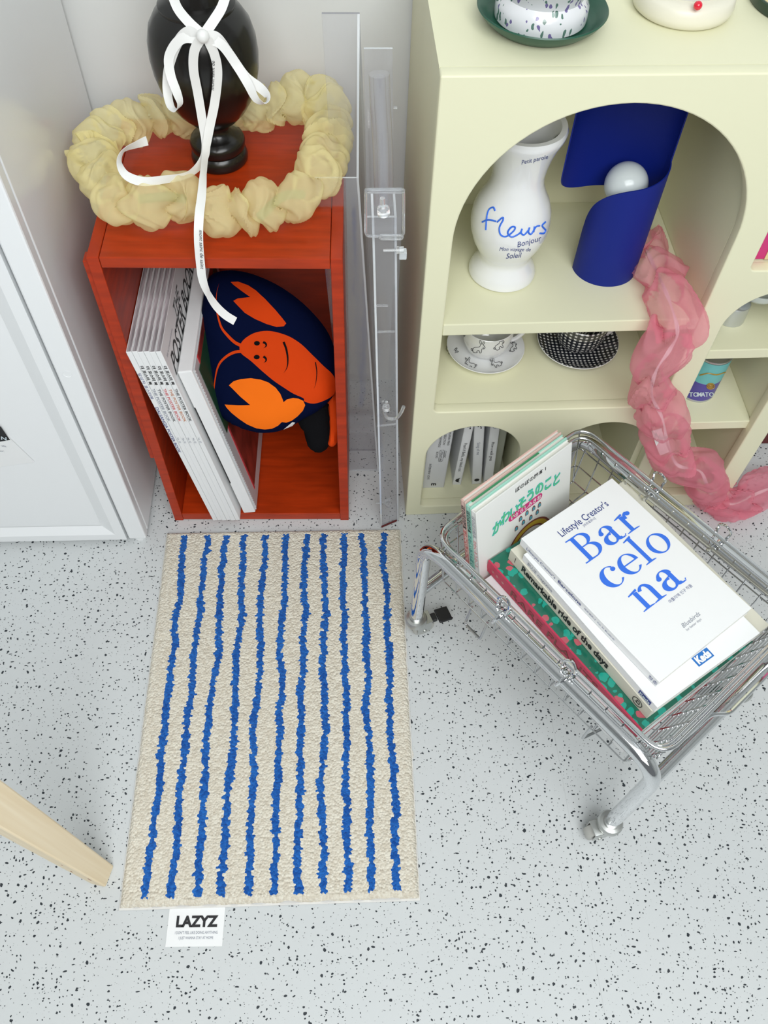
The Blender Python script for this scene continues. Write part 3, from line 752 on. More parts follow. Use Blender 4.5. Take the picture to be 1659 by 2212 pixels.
# things on top of the shelf
TZ = SHH
sau = thing('plant_saucer', 'dark green round plant saucer on top of the cream shelf', 'saucer', loc=sv(.129, .113, TZ+.0003))
lathe('dish', [(0, 0), (.056, 0), (.060, .002), (.072, .012), (.0770, .019), (.0760, .0205), (.0735, .019), (.066, .011), (.058, .005), (0, .004)], GREENC, sau, seg=96)
pot = thing('flower_pot', 'white ceramic pot with purple and green leaf pattern in the dark green saucer', 'flower pot', loc=sv(.129, .117, TZ+.0046))
lathe('pot_body', [(0, 0), (.052, 0), (.0545, .002), (.055, .008), (.0545, .018), (.050, .024), (.047, .028), (.048, .034), (.053, .042), (.060, .055), (.064, .075), (.066, .10), (.063, .10), (.058, .07), (0, .06)], FLORAL, pot, seg=96)
wb = thing('ivory_trinket_dish', 'round ivory white stepped dish on top of the cream shelf', 'dish', loc=sv(.308, .146, TZ+.0003))
lathe('base', [(0, 0), (.055, 0), (.059, .003), (.061, .010), (.0595, .021), (.055, .025), (.048, .0262), (.0, .0262)], IVORY, wb, seg=96)
lathe('upper_tier', [(.0, .0262), (.041, .0262), (.043, .0285), (.0445, .036), (.044, .05), (.03, .055), (0, .055)], CERAM, wb, seg=64)
bead = thing('red_bead', 'small round red bead on the ivory dish', 'bead', loc=(0, 0, 0))
bp = onz(1507, 14, TZ+.030)
bead.location = bp
lathe('sphere', [(0, -.005)]+[(.005*math.sin(math.pi*k/12), -.005*math.cos(math.pi*k/12)) for k in range(1, 12)]+[(0, .005)], REDB, bead, (0, 0, .001), 24)
yp = thing('yellow_plate', 'pale yellow round tray with a dark rim at the upper right corner', 'tray', loc=sv(.470, .156, TZ+.0004))
lathe('tray_base', [(0, 0), (.066, 0), (.067, .002), (.067, .006), (0, .006)], YELL, yp, seg=80)
lathe('rim', [(.0665, 0), (.071, 0), (.0725, .003), (.0725, .012), (.071, .013), (.0675, .012), (.0665, .006)], mat('dark_green_rim', (.02, .05, .03), .3), yp, seg=80)
# dark red thing behind the garland at the right edge of the frame
dk = thing('dark_red_box', 'dark red box standing against the right side of the cream shelf', 'tray', loc=sv(.652, .15, 0))
boxes('board', [(0, .16, 0, .10, .0005, .10)], SMOKE, dk, .004)

# ================================================================ urn and what hangs on it
uc = BX.o+BX.e*.158+BX.n*.219+Vector((0, 0, H_+.0003))
urn = thing('turned_urn', 'black turned wooden urn standing on the red box with a white ribbon', 'urn', loc=uc)
lathe('body', [(0, 0), (.039, 0), (.0405, .002), (.041, .008), (.0395, .014), (.036, .018), (.0385, .022), (.0395, .030), (.037, .036), (.030, .040), (.0235, .045), (.0205, .050), (.021, .056), (.027, .061), (.036, .067),
    (.048, .080), (.058, .096), (.0655, .115), (.0700, .135), (.0715, .155), (.0700, .175), (.0650, .193), (.056, .207), (.0485, .214), (.049, .218), (.044, .222), (.037, .226), (.0345, .24), (.038, .255), (.047, .268), (.047, .28), (.04, .30), (0, .30)], URN, urn, seg=96)
def strip(P, wds, hint, twist=None, th=.0003):
    """ribbon swept along P; hint is the direction its face looks"""
    vs, fs = [], []; N = len(P)
    for i in range(N):
        t = (P[min(i+1, N-1)]-P[max(i-1, 0)]).normalized(); h = hint[i] if isinstance(hint, list) else hint
        b = t.cross(h).normalized(); n = b.cross(t)
        if twist: a = twist[i]; b, n = b*math.cos(a)+n*math.sin(a), n*math.cos(a)-b*math.sin(a)
        w_ = wds[i] if isinstance(wds, list) else wds
        for k in (-1, 0, 1): vs.append(P[i]+b*w_*.5*k+n*(.0004*(1-abs(k))))
        for k in (-1, 0, 1): vs.append(P[i]+b*w_*.5*k-n*th)
    for i in range(N-1):
        a, c = i*6, (i+1)*6
        for k in (0, 1): fs.append((a+k, c+k, c+k+1, a+k+1)); fs.append((a+3+k, a+4+k, c+4+k, c+3+k))
        fs.append((a, a+3, c+3, c)); fs.append((a+2, c+2, c+5, a+5))
    return vs, fs
rib = thing('satin_ribbon', 'white printed satin ribbon tied in a bow around the black urn', 'ribbon', loc=uc)
def PY(px, py, y): return CAM+ray(px, py)*(y/ray(px, py).y)
def ribbon(name, pts, w_, twist=None, sub=8):
    P = cat_rom([PY(*p[:3]) for p in pts], sub); N = len(P)
    tw = None
    if len(pts[0]) > 3:
        ta = [p[3] for p in pts]; tw = [float(np.interp(i/(sub), range(len(ta)), ta)) for i in range(N)]
    hint = [(CAM-p).normalized() for p in P]
    vs, fs = strip([p-uc for p in P], w_, hint, tw)
    return mesh(name, vs, fs, SATIN, rib, True), P
RWD = .0115
ribbon('neck_band', [(372, -10, 1.075, .2), (385, 20, 1.062, .1), (408, 48, 1.050, 0), (434, 72, 1.042, 0)], RWD)
ribbon('neck_band', [(488, -10, 1.075, -.2), (478, 18, 1.062, -.1), (462, 44, 1.050, 0), (444, 70, 1.042, 0)], RWD)
ribbon('bow_loop', [(432, 80, 1.040, .9), (408, 68, 1.042, .3), (385, 90, 1.046, .1), (366, 140, 1.045, .1), (361, 190, 1.038, .2), (368, 228, 1.028, .6), (380, 238, 1.022, 1.3), (389, 224, 1.022, 2.2), (382, 200, 1.026, 2.8), (368, 160, 1.034, 3.0), (366, 120, 1.040, 3.0), (392, 84, 1.042, 3.0), (432, 84, 1.041, 3.0)], RWD)
ribbon('bow_loop', [(446, 76, 1.040, -.5), (470, 82, 1.042, -.1), (498, 120, 1.048, 0), (530, 165, 1.040, 0), (562, 190, 1.030, -.2), (578, 208, 1.022, -.9), (572, 222, 1.020, -1.6), (553, 214, 1.022, -2.4), (535, 180, 1.028, -2.9), (512, 142, 1.038, -3.0), (480, 98, 1.040, -3.0), (448, 82, 1.041, -3.0)], RWD)
ribbon('long_tail', [(434, 84, 1.038, .4), (420, 110, 1.040, .1), (418, 150, 1.043, 0), (427, 200, 1.045, 0), (437, 260, 1.040, 0), (445, 315, 1.030, .2), (436, 350, 1.010, .5), (405, 378, .985, .9), (355, 388, .965, .6), (308, 392, .955, .3), (272, 378, .962, -.4), (258, 350, .972, -1.0), (268, 325, .985, -1.3), (296, 312, 1.0, -.8), (318, 304, 1.01, -.3)], RWD)
_, tailP = ribbon('long_tail', [(448, 84, 1.037, -.3), (464, 120, 1.041, 0), (470, 160, 1.044, 0), (464, 220, 1.044, 0), (452, 280, 1.036, .1), (444, 330, 1.020, .7), (440, 370, .985, .8), (436, 420, .945, .3), (430, 470, .912, .05), (429, 520, .898, 0), (433, 570, .893, 0), (438, 605, .890, .3), (450, 635, .887, .8), (466, 660, .885, .4), (486, 680, .884, .1), (508, 694, .884, .1)], [RWD]*120+[RWD]*40)
lathe('knot', [(0, -.008)]+[(.0075*math.sin(math.pi*k/10), -.008*math.cos(math.pi*k/10)) for k in range(1, 10)]+[(0, .008)], SATIN, rib, PY(438, 78, 1.036)-uc, 16)
upd()
def on_tail(x, y):
    d = ray(x, y); 
    # nearest ribbon centre point in the picture gives the depth
    best = min(tailP, key=lambda p: (proj(p)[0]-x)**2+(proj(p)[1]-y)**2)
    return PY(x, y, best.y-.0012)
def proj(P):
    d = P-CAM; z = d.dot(_f); return IW/2+FPX*d.dot(CR)/z, IH/2-FPX*d.dot(CU)/z
txt_on('ribbon_lettering', 'mont saint de', 462, 196, -math.pi/2+.03, 11.5, on_tail, BLACKINK, rib, shear=.3)
txt_on('ribbon_lettering', 'mont saint de saint', 430, 496, math.pi/2-.04, 11, on_tail, BLACKINK, rib, shear=.3)

# ================================================================ organza garlands
def ruffle(name, P, R, lam, m, parent, seed, closed=False, nth=44, step=.0035, flat=0, amp=.55, zmin=None, lean_k=.9, wander=.75, pl=.055, bg_=.45):
    dense = []; L = 0
    P = [Vector(p) for p in P]; n = len(P)
    cum = [0]
    for i in range(1, n+(1 if closed else 0)): cum.append(cum[-1]+(P[i % n]-P[i-1]).length)
    N = int(cum[-1]/step); PP = P+([P[0]] if closed else [])
    def at(s):
        s = max(0, min(cum[-1]-1e-9, s)) if not closed else s % cum[-1]
        i = int(np.searchsorted(cum, s, 'right'))-1; i = min(i, len(PP)-2); t = (s-cum[i])/max(1e-9, cum[i+1]-cum[i]); return PP[i].lerp(PP[i+1], t)
    rnd = random.Random(seed); knots = [0]
    while knots[-1] < cum[-1]: knots.append(knots[-1]+lam*rnd.uniform(.6, 1.5))
    if closed: k_ = cum[-1]/knots[-1]; knots = [k*k_ for k in knots]
    vs, fs = [], []; T0 = None; nr = None
    for i in range(N+(0 if closed else 1)):
        s = cum[-1]*i/N; c = at(s); t = (at(s+.006)-at(s-.006)).normalized()
        if nr is None: nr = t.cross(Vector((.1, .05, 1))).normalized()
        nr = (nr-t*nr.dot(t)).normalized(); bn = t.cross(nr)
        for k in range(nth):
            a = 2*math.pi*k/nth; dr = nr*math.cos(a)+bn*math.sin(a)
            q = Vector((math.cos(a)*.9, math.sin(a)*.9, s/lam*.55+seed*7))
            sh = s+lam*wander*noise.noise(q)                      # gathers wander round the tube
            j = int(np.searchsorted(knots, max(0, sh) if not closed else sh % cum[-1], 'right'))-1; j = min(max(j, 0), len(knots)-2)
            u = (sh-knots[j])/(knots[j+1]-knots[j]); u = min(1, max(0, u)) if not closed else u % 1
            puff = math.sin(math.pi*u)**.5
            big = 1+bg_*noise.noise(Vector((j*3.1+seed, math.cos(a)*.7, math.sin(a)*.7)))
            pleat = pl*math.cos(2*math.pi*(3.0*u)+2.5*noise.noise(Vector((j*2.3, math.cos(a)*1.2, math.sin(a)*1.2)))*3)*puff
            fold = .10*noise.noise(Vector((math.cos(a)*1.1, math.sin(a)*1.1, s/lam*.7+seed)))
            r = R*((1-amp)+amp*puff*big+pleat+fold)
            lean_ = noise.noise(Vector((j*5.7+seed, math.cos(a)*.8, math.sin(a)*.8)))
            p = c+dr*r+t*(lam*lean_k*lean_*puff*puff)
            if zmin is not None and p.z < zmin: p.z = zmin+.002*(noise.noise(p*60)+1)
            vs.append(p)
    rows = len(vs)//nth
    for i in range(rows if closed else rows-1):
        j = (i+1) % rows
        for k in range(nth): l = (k+1) % nth; fs.append((i*nth+k, i*nth+l, j*nth+l, j*nth+k))
    off = parent.location if parent else Vector()
    return mesh(name, [v-off for v in vs], fs, m, parent, True)
yg = thing('organza_garland', 'sheer yellow ruffled organza garland ringing the foot of the black urn', 'garland', loc=uc)
ring = [(205, 330, .690), (222, 395, .687), (275, 440, .686), (345, 442, .684), (415, 432, .684), (480, 452, .684), (545, 448, .684), (612, 432, .686), (668, 402, .688), (700, 345, .690), (712, 285, .692), (700, 225, .698), (655, 205, .705), (600, 228, .700), (545, 240, .694),
        (470, 236, .690), (400, 244, .690), (340, 250, .690), (290, 262, .690), (235, 285, .695)]
rp = cat_rom([onz(*p) for p in ring], 8, True)
for p in rp: p.y = min(p.y, 1.222); p.x = max(p.x, -.352)
ruffle('ruffle', rp, .0330, .036, YELS, yg, 5, True, zmin=H_+.0015, amp=.62, lean_k=.55, nth=72, step=.0018, wander=.55, pl=.045, bg_=.5)
SAGE = sheer('sage_organza', (.45, .52, .28), .5)
for L in (((560, 470, .68), (610, 425, .69), (655, 420, .68)), ((300, 430, .68), (360, 425, .68), (400, 430, .68))):
    tubes('green_lining', [[p-uc for p in cat_rom([onz(*p) for p in L], 8)]], SAGE, yg, r=.006)

pk = thing('organza_garland', 'sheer pink ruffled organza garland hanging from the cream shelf down to the floor', 'garland', loc=sv(.43, -.05, 0))
def shp(px, py, v): P = SH.v(px, py, v); return sv(P.x, P.y, P.z)
pth = [shp(1385, 505, .185), shp(1400, 545, .150), shp(1425, 600, .080), shp(1448, 655, .020), shp(1462, 712, -.030), shp(1445, 752, -.042), shp(1415, 800, -.045), shp(1407, 850, -.045), shp(1430, 900, -.045), shp(1440, 950, -.045), shp(1462, 1000, -.045), shp(1512, 1015, -.045), onz(1535, 1062, .045), onz(1580, 1085, .032), onz(1640, 1060, .03), onz(1720, 1030, .03)]
pp = cat_rom(pth, 8)
ruffle('ruffle', pp, .0385, .066, PINKS, pk, 11, zmin=.0015, amp=.6, nth=60, step=.003)
vs, fs = strip([p-pk.location+Vector((0, -.004, 0)) for p in pp], .006, [(CAM-p).normalized() for p in pp], [math.sin(i*.31)*1.1 for i in range(len(pp))])
mesh('core_ribbon', vs, fs, SATIN, pk, True)
cl = shp(1428, 952, -.058); 
vs, fs = strip([shp(1418, 928, -.060)-pk.location, shp(1426, 955, -.062)-pk.location, shp(1436, 980, -.060)-pk.location], .016, (CAM-cl).normalized())
mesh('care_label', vs, fs, SATIN, pk, True)

# ================================================================ poster books in the red box
GP = 'tall white poster books leaning in the red box'
PB = []
tips = [('white tall book with the blue-grey spine title, first at the left in the red box', 'DALSANGJA POSTER BOOK', NAVYINK, 0),
        ('white poster book with grey spine print, second from left in the red box', 'THE POSTER BOOK', GREYINK, 1),
        ('white poster book with black spine print, third from left in the red box', 'THE POSTER BOOK', BLACKINK, 2),
        ('white poster book with the red spine title, in the red box', 'THE POSTER BOOK', REDINK, 3),
        ('white poster book with orange-brown spine print, fifth from left in the red box', 'THE POSTER BOOK', mat('rust_ink', (.55, .2, .07), .6), 4),
        ('white poster book whose cover shows a large slanted black title, in the red box', 'THE POSTER BOOK', BLACKINK, 5)]
lean = -math.atan2(.062, .463)
for k, (lb, ti, ink, i) in enumerate(tips):
    T = .0086; u = .0805+T/math.cos(lean)*i-.0015
    b = standing('poster_book', lb, 'book', BXM, u, -.0145+.0008*(i % 2), .0225, lean, .463, .272, T-.0004, PAPER, PAGEB, GP, ct=.0009)
    if i == 0:
        txt(b, ti, .0068, (.125, -.0003, .0012), (1, 0, 0), (0, 0, 1), ink, 'spine_title', bold=.01, width=.120)
        txt(b, '달상자 포스터북', .0058, (.045, -.0003, .0015), (1, 0, 0), (0, 0, 1), ink, 'spine_title', width=.06)
    else:
        txt(b, '더 포스터 북', .0058, (.030, -.0003, .0016), (1, 0, 0), (0, 0, 1), BLACKINK, 'spine_title', bold=.03, width=.042)
        txt(b, ti, .0062, (.082, -.0003, .0016), (1, 0, 0), (0, 0, 1), ink, 'spine_title', bold=.01, width=.080)
        txt(b, 'No. 02', .005, (.205, -.0003, .0018), (1, 0, 0), (0, 0, 1), GREYINK, 'spine_title')
    if i == 5:
        zt = T-.0004
        txt(b, 'THE', .030, (.034, .100, zt), (.0, 1, 0), (-1, 0, 0), BLACKINK, 'cover_title', shear=.45, wide=.95)
        txt(b, 'POSTER BOOK', .046, (.067, .012, zt), (.0, 1, 0), (-1, 0, 0), BLACKINK, 'cover_title', bold=.012, shear=.45, wide=.78)
        txt(b, '2018  No.12  the poster book by poster', .0065, (.026, .012, zt), (.0, 1, 0), (-1, 0, 0), GREYINK, 'cover_small_print', width=.06)
# binder with window pocket
lean2 = -math.atan2(.057, .400)
M4 = BXM @ Matrix.Translation((.1365, .002, .0225)) @ Matrix.Rotation(lean2, 4, 'Y') @ Matrix.Translation((0, 0, .402)) @ UP
bd2 = thing('clear_pocket_binder', 'thick white binder with dark red picture between poster books and lobster cushion', 'binder', M4=M4)
box('spine_block', (0, .402, 0, .290, 0, .0235), FROST if False else PAPER, bd2, .002)
box('spine_slot', (.085, .30, -.0006, .0004, .0008, .0026), BLACKINK, bd2, 0)
box('pocket_sheet', (.004, .398, .004, .286, .0236, .0262), FROST, bd2, .0005)
box('picture', (.006, .368, .040, .27, .0263, .0270), mat('poster_print', (.25, .03, .02), .5, vary=.7, vscale=26), bd2, 0)
box('picture_border', (.005, .372, .034, .0395, .0263, .0272), REDINK, bd2, 0)
box('green_patch', (.02, .18, .020, .27, .0271, .0276), mat('dark_green_print', (.01, .06, .025), .5), bd2, .0)
boxes('pocket_edge', [(x*.0072+.006, x*.0072+.0095, .0275-.022, .029-.022, .0262, .0268) for x in range(54)], PAPER, bd2, 0)

# ================================================================ lobster cushion
P0 = BX.o+BX.e*.205+BX.n*.075+Vector((0, 0, .335))
nn = (BX.e*-.10+BX.n*-.80+Vector((0, 0, .55))).normalized()
ss = (BX.e-nn*nn.dot(BX.e)).normalized(); tt = nn.cross(ss)
Mc = Matrix.Translation(P0) @ Matrix(((ss.x, tt.x, nn.x, 0), (ss.y, tt.y, nn.y, 0), (ss.z, tt.z, nn.z, 0), (0, 0, 0, 1)))
cu_ = thing('lobster_cushion', 'navy cushion printed with a smiling orange lobster, stuffed into the red box', 'cushion', M4=Mc)
upd()
Mci = Mc.inverted()
def cpx(px, py): q = Mci @ pln(px, py, P0, nn); return (q.x, q.y)
def zc(L): return [(400+x/4.608, 560+y/4.608) for x, y in L]
outl = smooth2([cpx(*p) for p in [(440, 640), (452, 598), (490, 584), (545, 592), (610, 622), (668, 668), (712, 725), (728, 790), (722, 850), (690, 885), (655, 905), (630, 920), (590, 934), (540, 931), (490, 908), (458, 872), (440, 825), (437, 760), (434, 700)]], 5)
edd = edge_dist(outl)
HC, DC = .033, .055
def hgt(x, y):
    t = min(1, edd(x, y)/DC); return HC*math.sqrt(max(0, 1-(1-t)**2))+.0018*noise.noise(Vector((x*45, y*45, 1)))*t
v2, f2 = cdt(outl, .0062)
vs, fs = [], []
n2 = len(v2); bset = set()
for s in (1, -1):
    for x, y in v2: vs.append((x, y, s*hgt(x, y)*(1 if s > 0 else .75)-(.0001 if s < 0 else 0)))
fs = [f for f in f2]+[tuple(i+n2 for i in f[::-1]) for f in f2]
mesh('cushion_body', vs, fs, NAVY, cu_, True)
def decal(name, poly, m, eps=.0009, sp=.0055, raw=False):
    P = poly if raw else [cpx(*p) for p in poly]
    a, b = cdt(P, sp); vv = []
    for x, y in a: vv.append((x, y, hgt(x, y)+eps))
    ok = [f for f in b]
    return mesh(name, vv, ok, m, cu_, True)
S2 = lambda L: smooth2(zc(L), 4)
body = S2([(602, 800), (650, 745), (740, 695), (850, 678), (960, 692), (1080, 735), (1190, 810), (1300, 920), (1400, 1030), (1470, 1110), (1500, 1190), (1490, 1330), (1400, 1380), (1300, 1400), (1215, 1370), (1205, 1335), (1080, 1270), (930, 1170), (820, 1080), (700, 970), (610, 900), (590, 850)])
decal('lobster_body', body, ORANGE_SHADED, .0009)
decal('lobster_claw', zc([(484, 1208), (530, 1168), (600, 1146), (700, 1138), (790, 1150), (870, 1180), (940, 1230), (985, 1290), (1010, 1350), (1016, 1372), (1050, 1345), (1110, 1330), (1160, 1338), (1205, 1362), (1222, 1410), (1195, 1470), (1140, 1530), (1080, 1575), (1030, 1590), (990, 1580), (950, 1620), (890, 1650), (820, 1658), (740, 1645), (650, 1600), (570, 1540), (500, 1480), (455, 1430), (438, 1400), (560, 1402), (692, 1400), (600, 1320)]), ORANGE, .0014)
decal('lobster_claw', zc([(490, 208), (560, 205), (660, 240), (740, 290), (830, 370), (930, 470), (1000, 550), (1042, 605), (1020, 632), (950, 638), (850, 610), (740, 560), (640, 500), (570, 430), (528, 385), (570, 362), (690, 350), (600, 290), (520, 235)]), ORANGE_SHADED, .0014)
def band(name, L, w0, w1, m, eps):
    P = cat_rom([(a, b, 0) for a, b in zc(L)], 6); Lf, Rt = [], []
    for i, p in enumerate(P):
        t = (P[min(i+1, len(P)-1)]-P[max(i-1, 0)]).normalized(); n_ = Vector((-t.y, t.x, 0)); f = i/(len(P)-1); w_ = (w0+(w1-w0)*f)*math.sin(math.pi*min(1, max(.06, .5+f*.5 if w1 < w0 else .5)))
        Lf.append((p+n_*w_)[:2]); Rt.append((p-n_*w_)[:2])
    return decal(name, Lf+Rt[::-1], m, eps, .004)
band('antenna', [(610, 820), (540, 785), (470, 720), (410, 640), (372, 520), (356, 420), (360, 320), (378, 215)], 3.6, 2.2, ORANGE_SHADED, .0012)
band('antenna', [(604, 875), (540, 885), (470, 920), (400, 985), (362, 1070), (338, 1200), (332, 1320), (342, 1440)], 3.2, 2.6, ORANGE_SHADED, .0012)
for cx, cy in ((760, 796), (757, 932)): decal('lobster_eye', [(400+(cx+29*math.cos(a))/4.608, 560+(cy+22*math.sin(a))/4.608) for a in [i*.45 for i in range(14)]], PLUSHB, .0018, .003)
def arc_band(L, w_): 
    return band('face_line', L, w_, w_*.999, PLUSHB, .0018)
arc_band([(820, 785), (845, 800), (848, 825), (822, 845)], 2.4)
arc_band([(822, 925), (845, 945), (846, 970), (822, 988)], 2.4)
arc_band([(1018, 785), (1045, 860), (1060, 950), (1052, 1030), (1018, 1090)], 2.3)
arc_band([(1325, 985), (1338, 1080), (1330, 1180), (1310, 1248)], 1.0)
# folded tail below: a second soft lobe of the same cushion
def lobe(name, px, H, D, m, off, sp=.006):
    P = [cpx(*p) for p in px]; ed_ = edge_dist(P); a, b = cdt(P, sp); n_ = len(a); V = []
    for s in (1, -1):
        for x, y in a: V.append((x, y, off+s*H*math.sqrt(max(0, 1-(1-min(1, ed_(x, y)/D))**2))))
    return mesh(name, V, list(b)+[tuple(i+n_ for i in f[::-1]) for f in b], m, cu_, True)
lobe('tail_lobe', smooth2([(700, 862), (722, 858), (729, 900), (729, 950), (716, 975), (700, 965), (706, 930)], 4), .012, .010, ORANGE_SHADED, -.028)
lobe('dark_tail_lobe', [(660, 872), (668, 874), (676, 870), (684, 875), (693, 872), (703, 876), (713, 874), (712, 884), (708, 890), (710, 900), (714, 908), (710, 920), (712, 935), (711, 955), (709, 968), (700, 982), (688, 989), (672, 986), (660, 976), (654, 960), (650, 942), (641, 930), (633, 915), (640, 895), (650, 885)], .024, .022, PLUSHB, -.030)
lt = [cpx(*p) for p in ((615, 924), (636, 905), (641, 908), (633, 918))]
mesh('care_tag', [(x, y, hgt(x, y)+.002) for x, y in lt], [(0, 1, 2, 3)], SATIN, cu_)

# ================================================================ acrylic parts stand between box and shelf
ac = thing('acrylic_display_stand', 'tall clear acrylic display stand folded between the red box and cream shelf', 'stand', loc=(.03, 1.03, 0))
def yp_(px, py, y): return PY(px, py, y)-ac.location
def slab(name, quad, th, m, nrm, parent=ac, edge=True, edge_m=None):
    """thin plate from four corner points, with polished edges"""
    n_ = Vector(nrm).normalized()*th
    q = [Vector(p) for p in quad]; vs = q+[p+n_ for p in q]
    fs = [(0, 1, 2, 3), (7, 6, 5, 4)]+[(k, k+4, (k+1) % 4+4, (k+1) % 4) for k in range(4)]
    o = mesh(name, vs, fs, [m, edge_m or ACRE], parent, mi=[0, 0]+[1 if edge else 0]*4); return o
# left piece: lower front plate, tall back plate, side plate
fb = [onz(750, 1017, .0004)-ac.location, onz(818, 1017, .0004)-ac.location]
ft = [yp_(775, 385, 1.012), yp_(680, 385, 1.012)]
slab('front_plate', [fb[0], fb[1], ft[0], ft[1]], .003, ACR, (0, 1, 0))
bb = [fb[0]+Vector((.004, .052, 0)), fb[1]+Vector((.002, .052, 0))]
btp = [yp_(777, 30, 1.085), yp_(695, 30, 1.085)]
slab('back_plate', [bb[0], bb[1], btp[0], btp[1]], .004, ACR, (0, 1, 0), edge_m=ACRD)
slab('side_plate', [fb[1], bb[1], btp[0], ft[0]+Vector((.0, .0, .0))], .003, ACR, (-1, 0, 0))
# right piece: clear square post with rod, bolts and brackets
def rpt(px, py, y): return yp_(px, py, y)
pb_ = [onz(822, 1137, .0004)-ac.location, onz(861, 1125, .0004)-ac.location]
pt_ = [rpt(857, 470, .90), rpt(803, 470, .90)]
slab('post_front', [pb_[0], pb_[1], pt_[0], pt_[1]], .003, ACR, (0, 1, 0))
slab('post_side', [pb_[1], pb_[1]+Vector((.0, .05, 0)), pt_[0]+Vector((0, .05, 0)), pt_[0]], .003, ACR, (-1, 0, 0))
slab('post_side', [pb_[0], pb_[0]+Vector((.0, .05, 0)), pt_[1]+Vector((0, .05, 0)), pt_[1]], .003, ACR, (1, 0, 0))
slab('rear_plate', [rpt(792, 470, 1.02), rpt(850, 470, 1.02), rpt(848, 106, 1.02), rpt(786, 106, 1.02)], .004, ACR, (0, 1, 0))
tubes('clear_rod', [cat_rom([rpt(829, 440, .955), rpt(827, 330, .96), rpt(822, 230, .965), rpt(819, 160, .97)], 4)], ACR, ac, r=[.0125]*13, seg=24) if False else tubes('clear_rod', [{'p': cat_rom([rpt(829, 440, .955), rpt(827, 330, .96), rpt(822, 230, .965), rpt(819, 160, .97)], 4), 'r': .0125, 'seg': 24}, {'p': cat_rom([rpt(829, 440, .955), rpt(827, 330, .96), rpt(822, 230, .965), rpt(819, 165, .97)], 4), 'r': .0075, 'seg': 20}], ACR, ac)
def bracket(cx, cy, w_, h_, y, d=.014):
    a, b = rpt(cx-w_, cy-h_, y), rpt(cx+w_, cy-h_, y); c, e = rpt(cx+w_, cy+h_, y), rpt(cx-w_, cy+h_, y)
    pth_ = round_path([a, b, c, e], .006, 5, True)
    return [{'p': pth_, 'closed': True, 'r': .0018, 'seg': 8}]
br = bracket(831, 412, 41, 3, .888)+bracket(831, 460, 41, 50, .888)+bracket(845, 512, 24, 4, .885)
tubes('bracket', br, CLEARSOL, ac)
slab('bracket_plate', [rpt(792, 512, .884), rpt(868, 508, .884), rpt(868, 408, .884), rpt(790, 410, .884)], .003, ACR, (0, 1, 0), edge=False)
def bolt(x0, y0, x1, y1, ya, r=.004):
    P, Q = rpt(x0, y0, ya), rpt(x1, y1, ya)
    return tubes('bolt', [{'p': [P, P.lerp(Q, .6), P.lerp(Q, .62), Q], 'r': [r*.6, r*.6, r*1.5, r*1.5], 'seg': 16}], CLEARSOL, ac)
bolt(826, 428, 829, 463, .876, .0052); bolt(828, 541, 872, 540, .890, .003); bolt(835, 868, 834, 884, .890, .0042); bolt(812, 1088, 842, 1082, .905, .003); bolt(842, 1078, 838, 1092, .898, .0035)
tubes('hook', [{'p': cat_rom([rpt(830, 888, .892), rpt(836, 902, .89), rpt(855, 904, .888), rpt(866, 892, .886), rpt(872, 878, .886)], 6), 'r': .0028}], CLEARSOL, ac)
boxes('cross_bar', [], CLEARSOL, ac) if False else tubes('cross_bar', [[rpt(814, 717, .90), rpt(853, 716, .90)], [rpt(814, 920, .90), rpt(857, 916, .90)], [rpt(812, 660, .905), rpt(838, 660, .905)], [rpt(850, 232, 1.0), rpt(858, 232, 1.0)]], CLEARSOL, ac, r=.0018)
box('stopper', (0, .010, 0, .010, 0, .012), ACRE, ac).location = rpt(862, 562, .889)
tubes('red_foot_edge', [[onz(824, 1138, .004)-ac.location, onz(857, 1124, .004)-ac.location]], SMOKE, ac, r=.002)

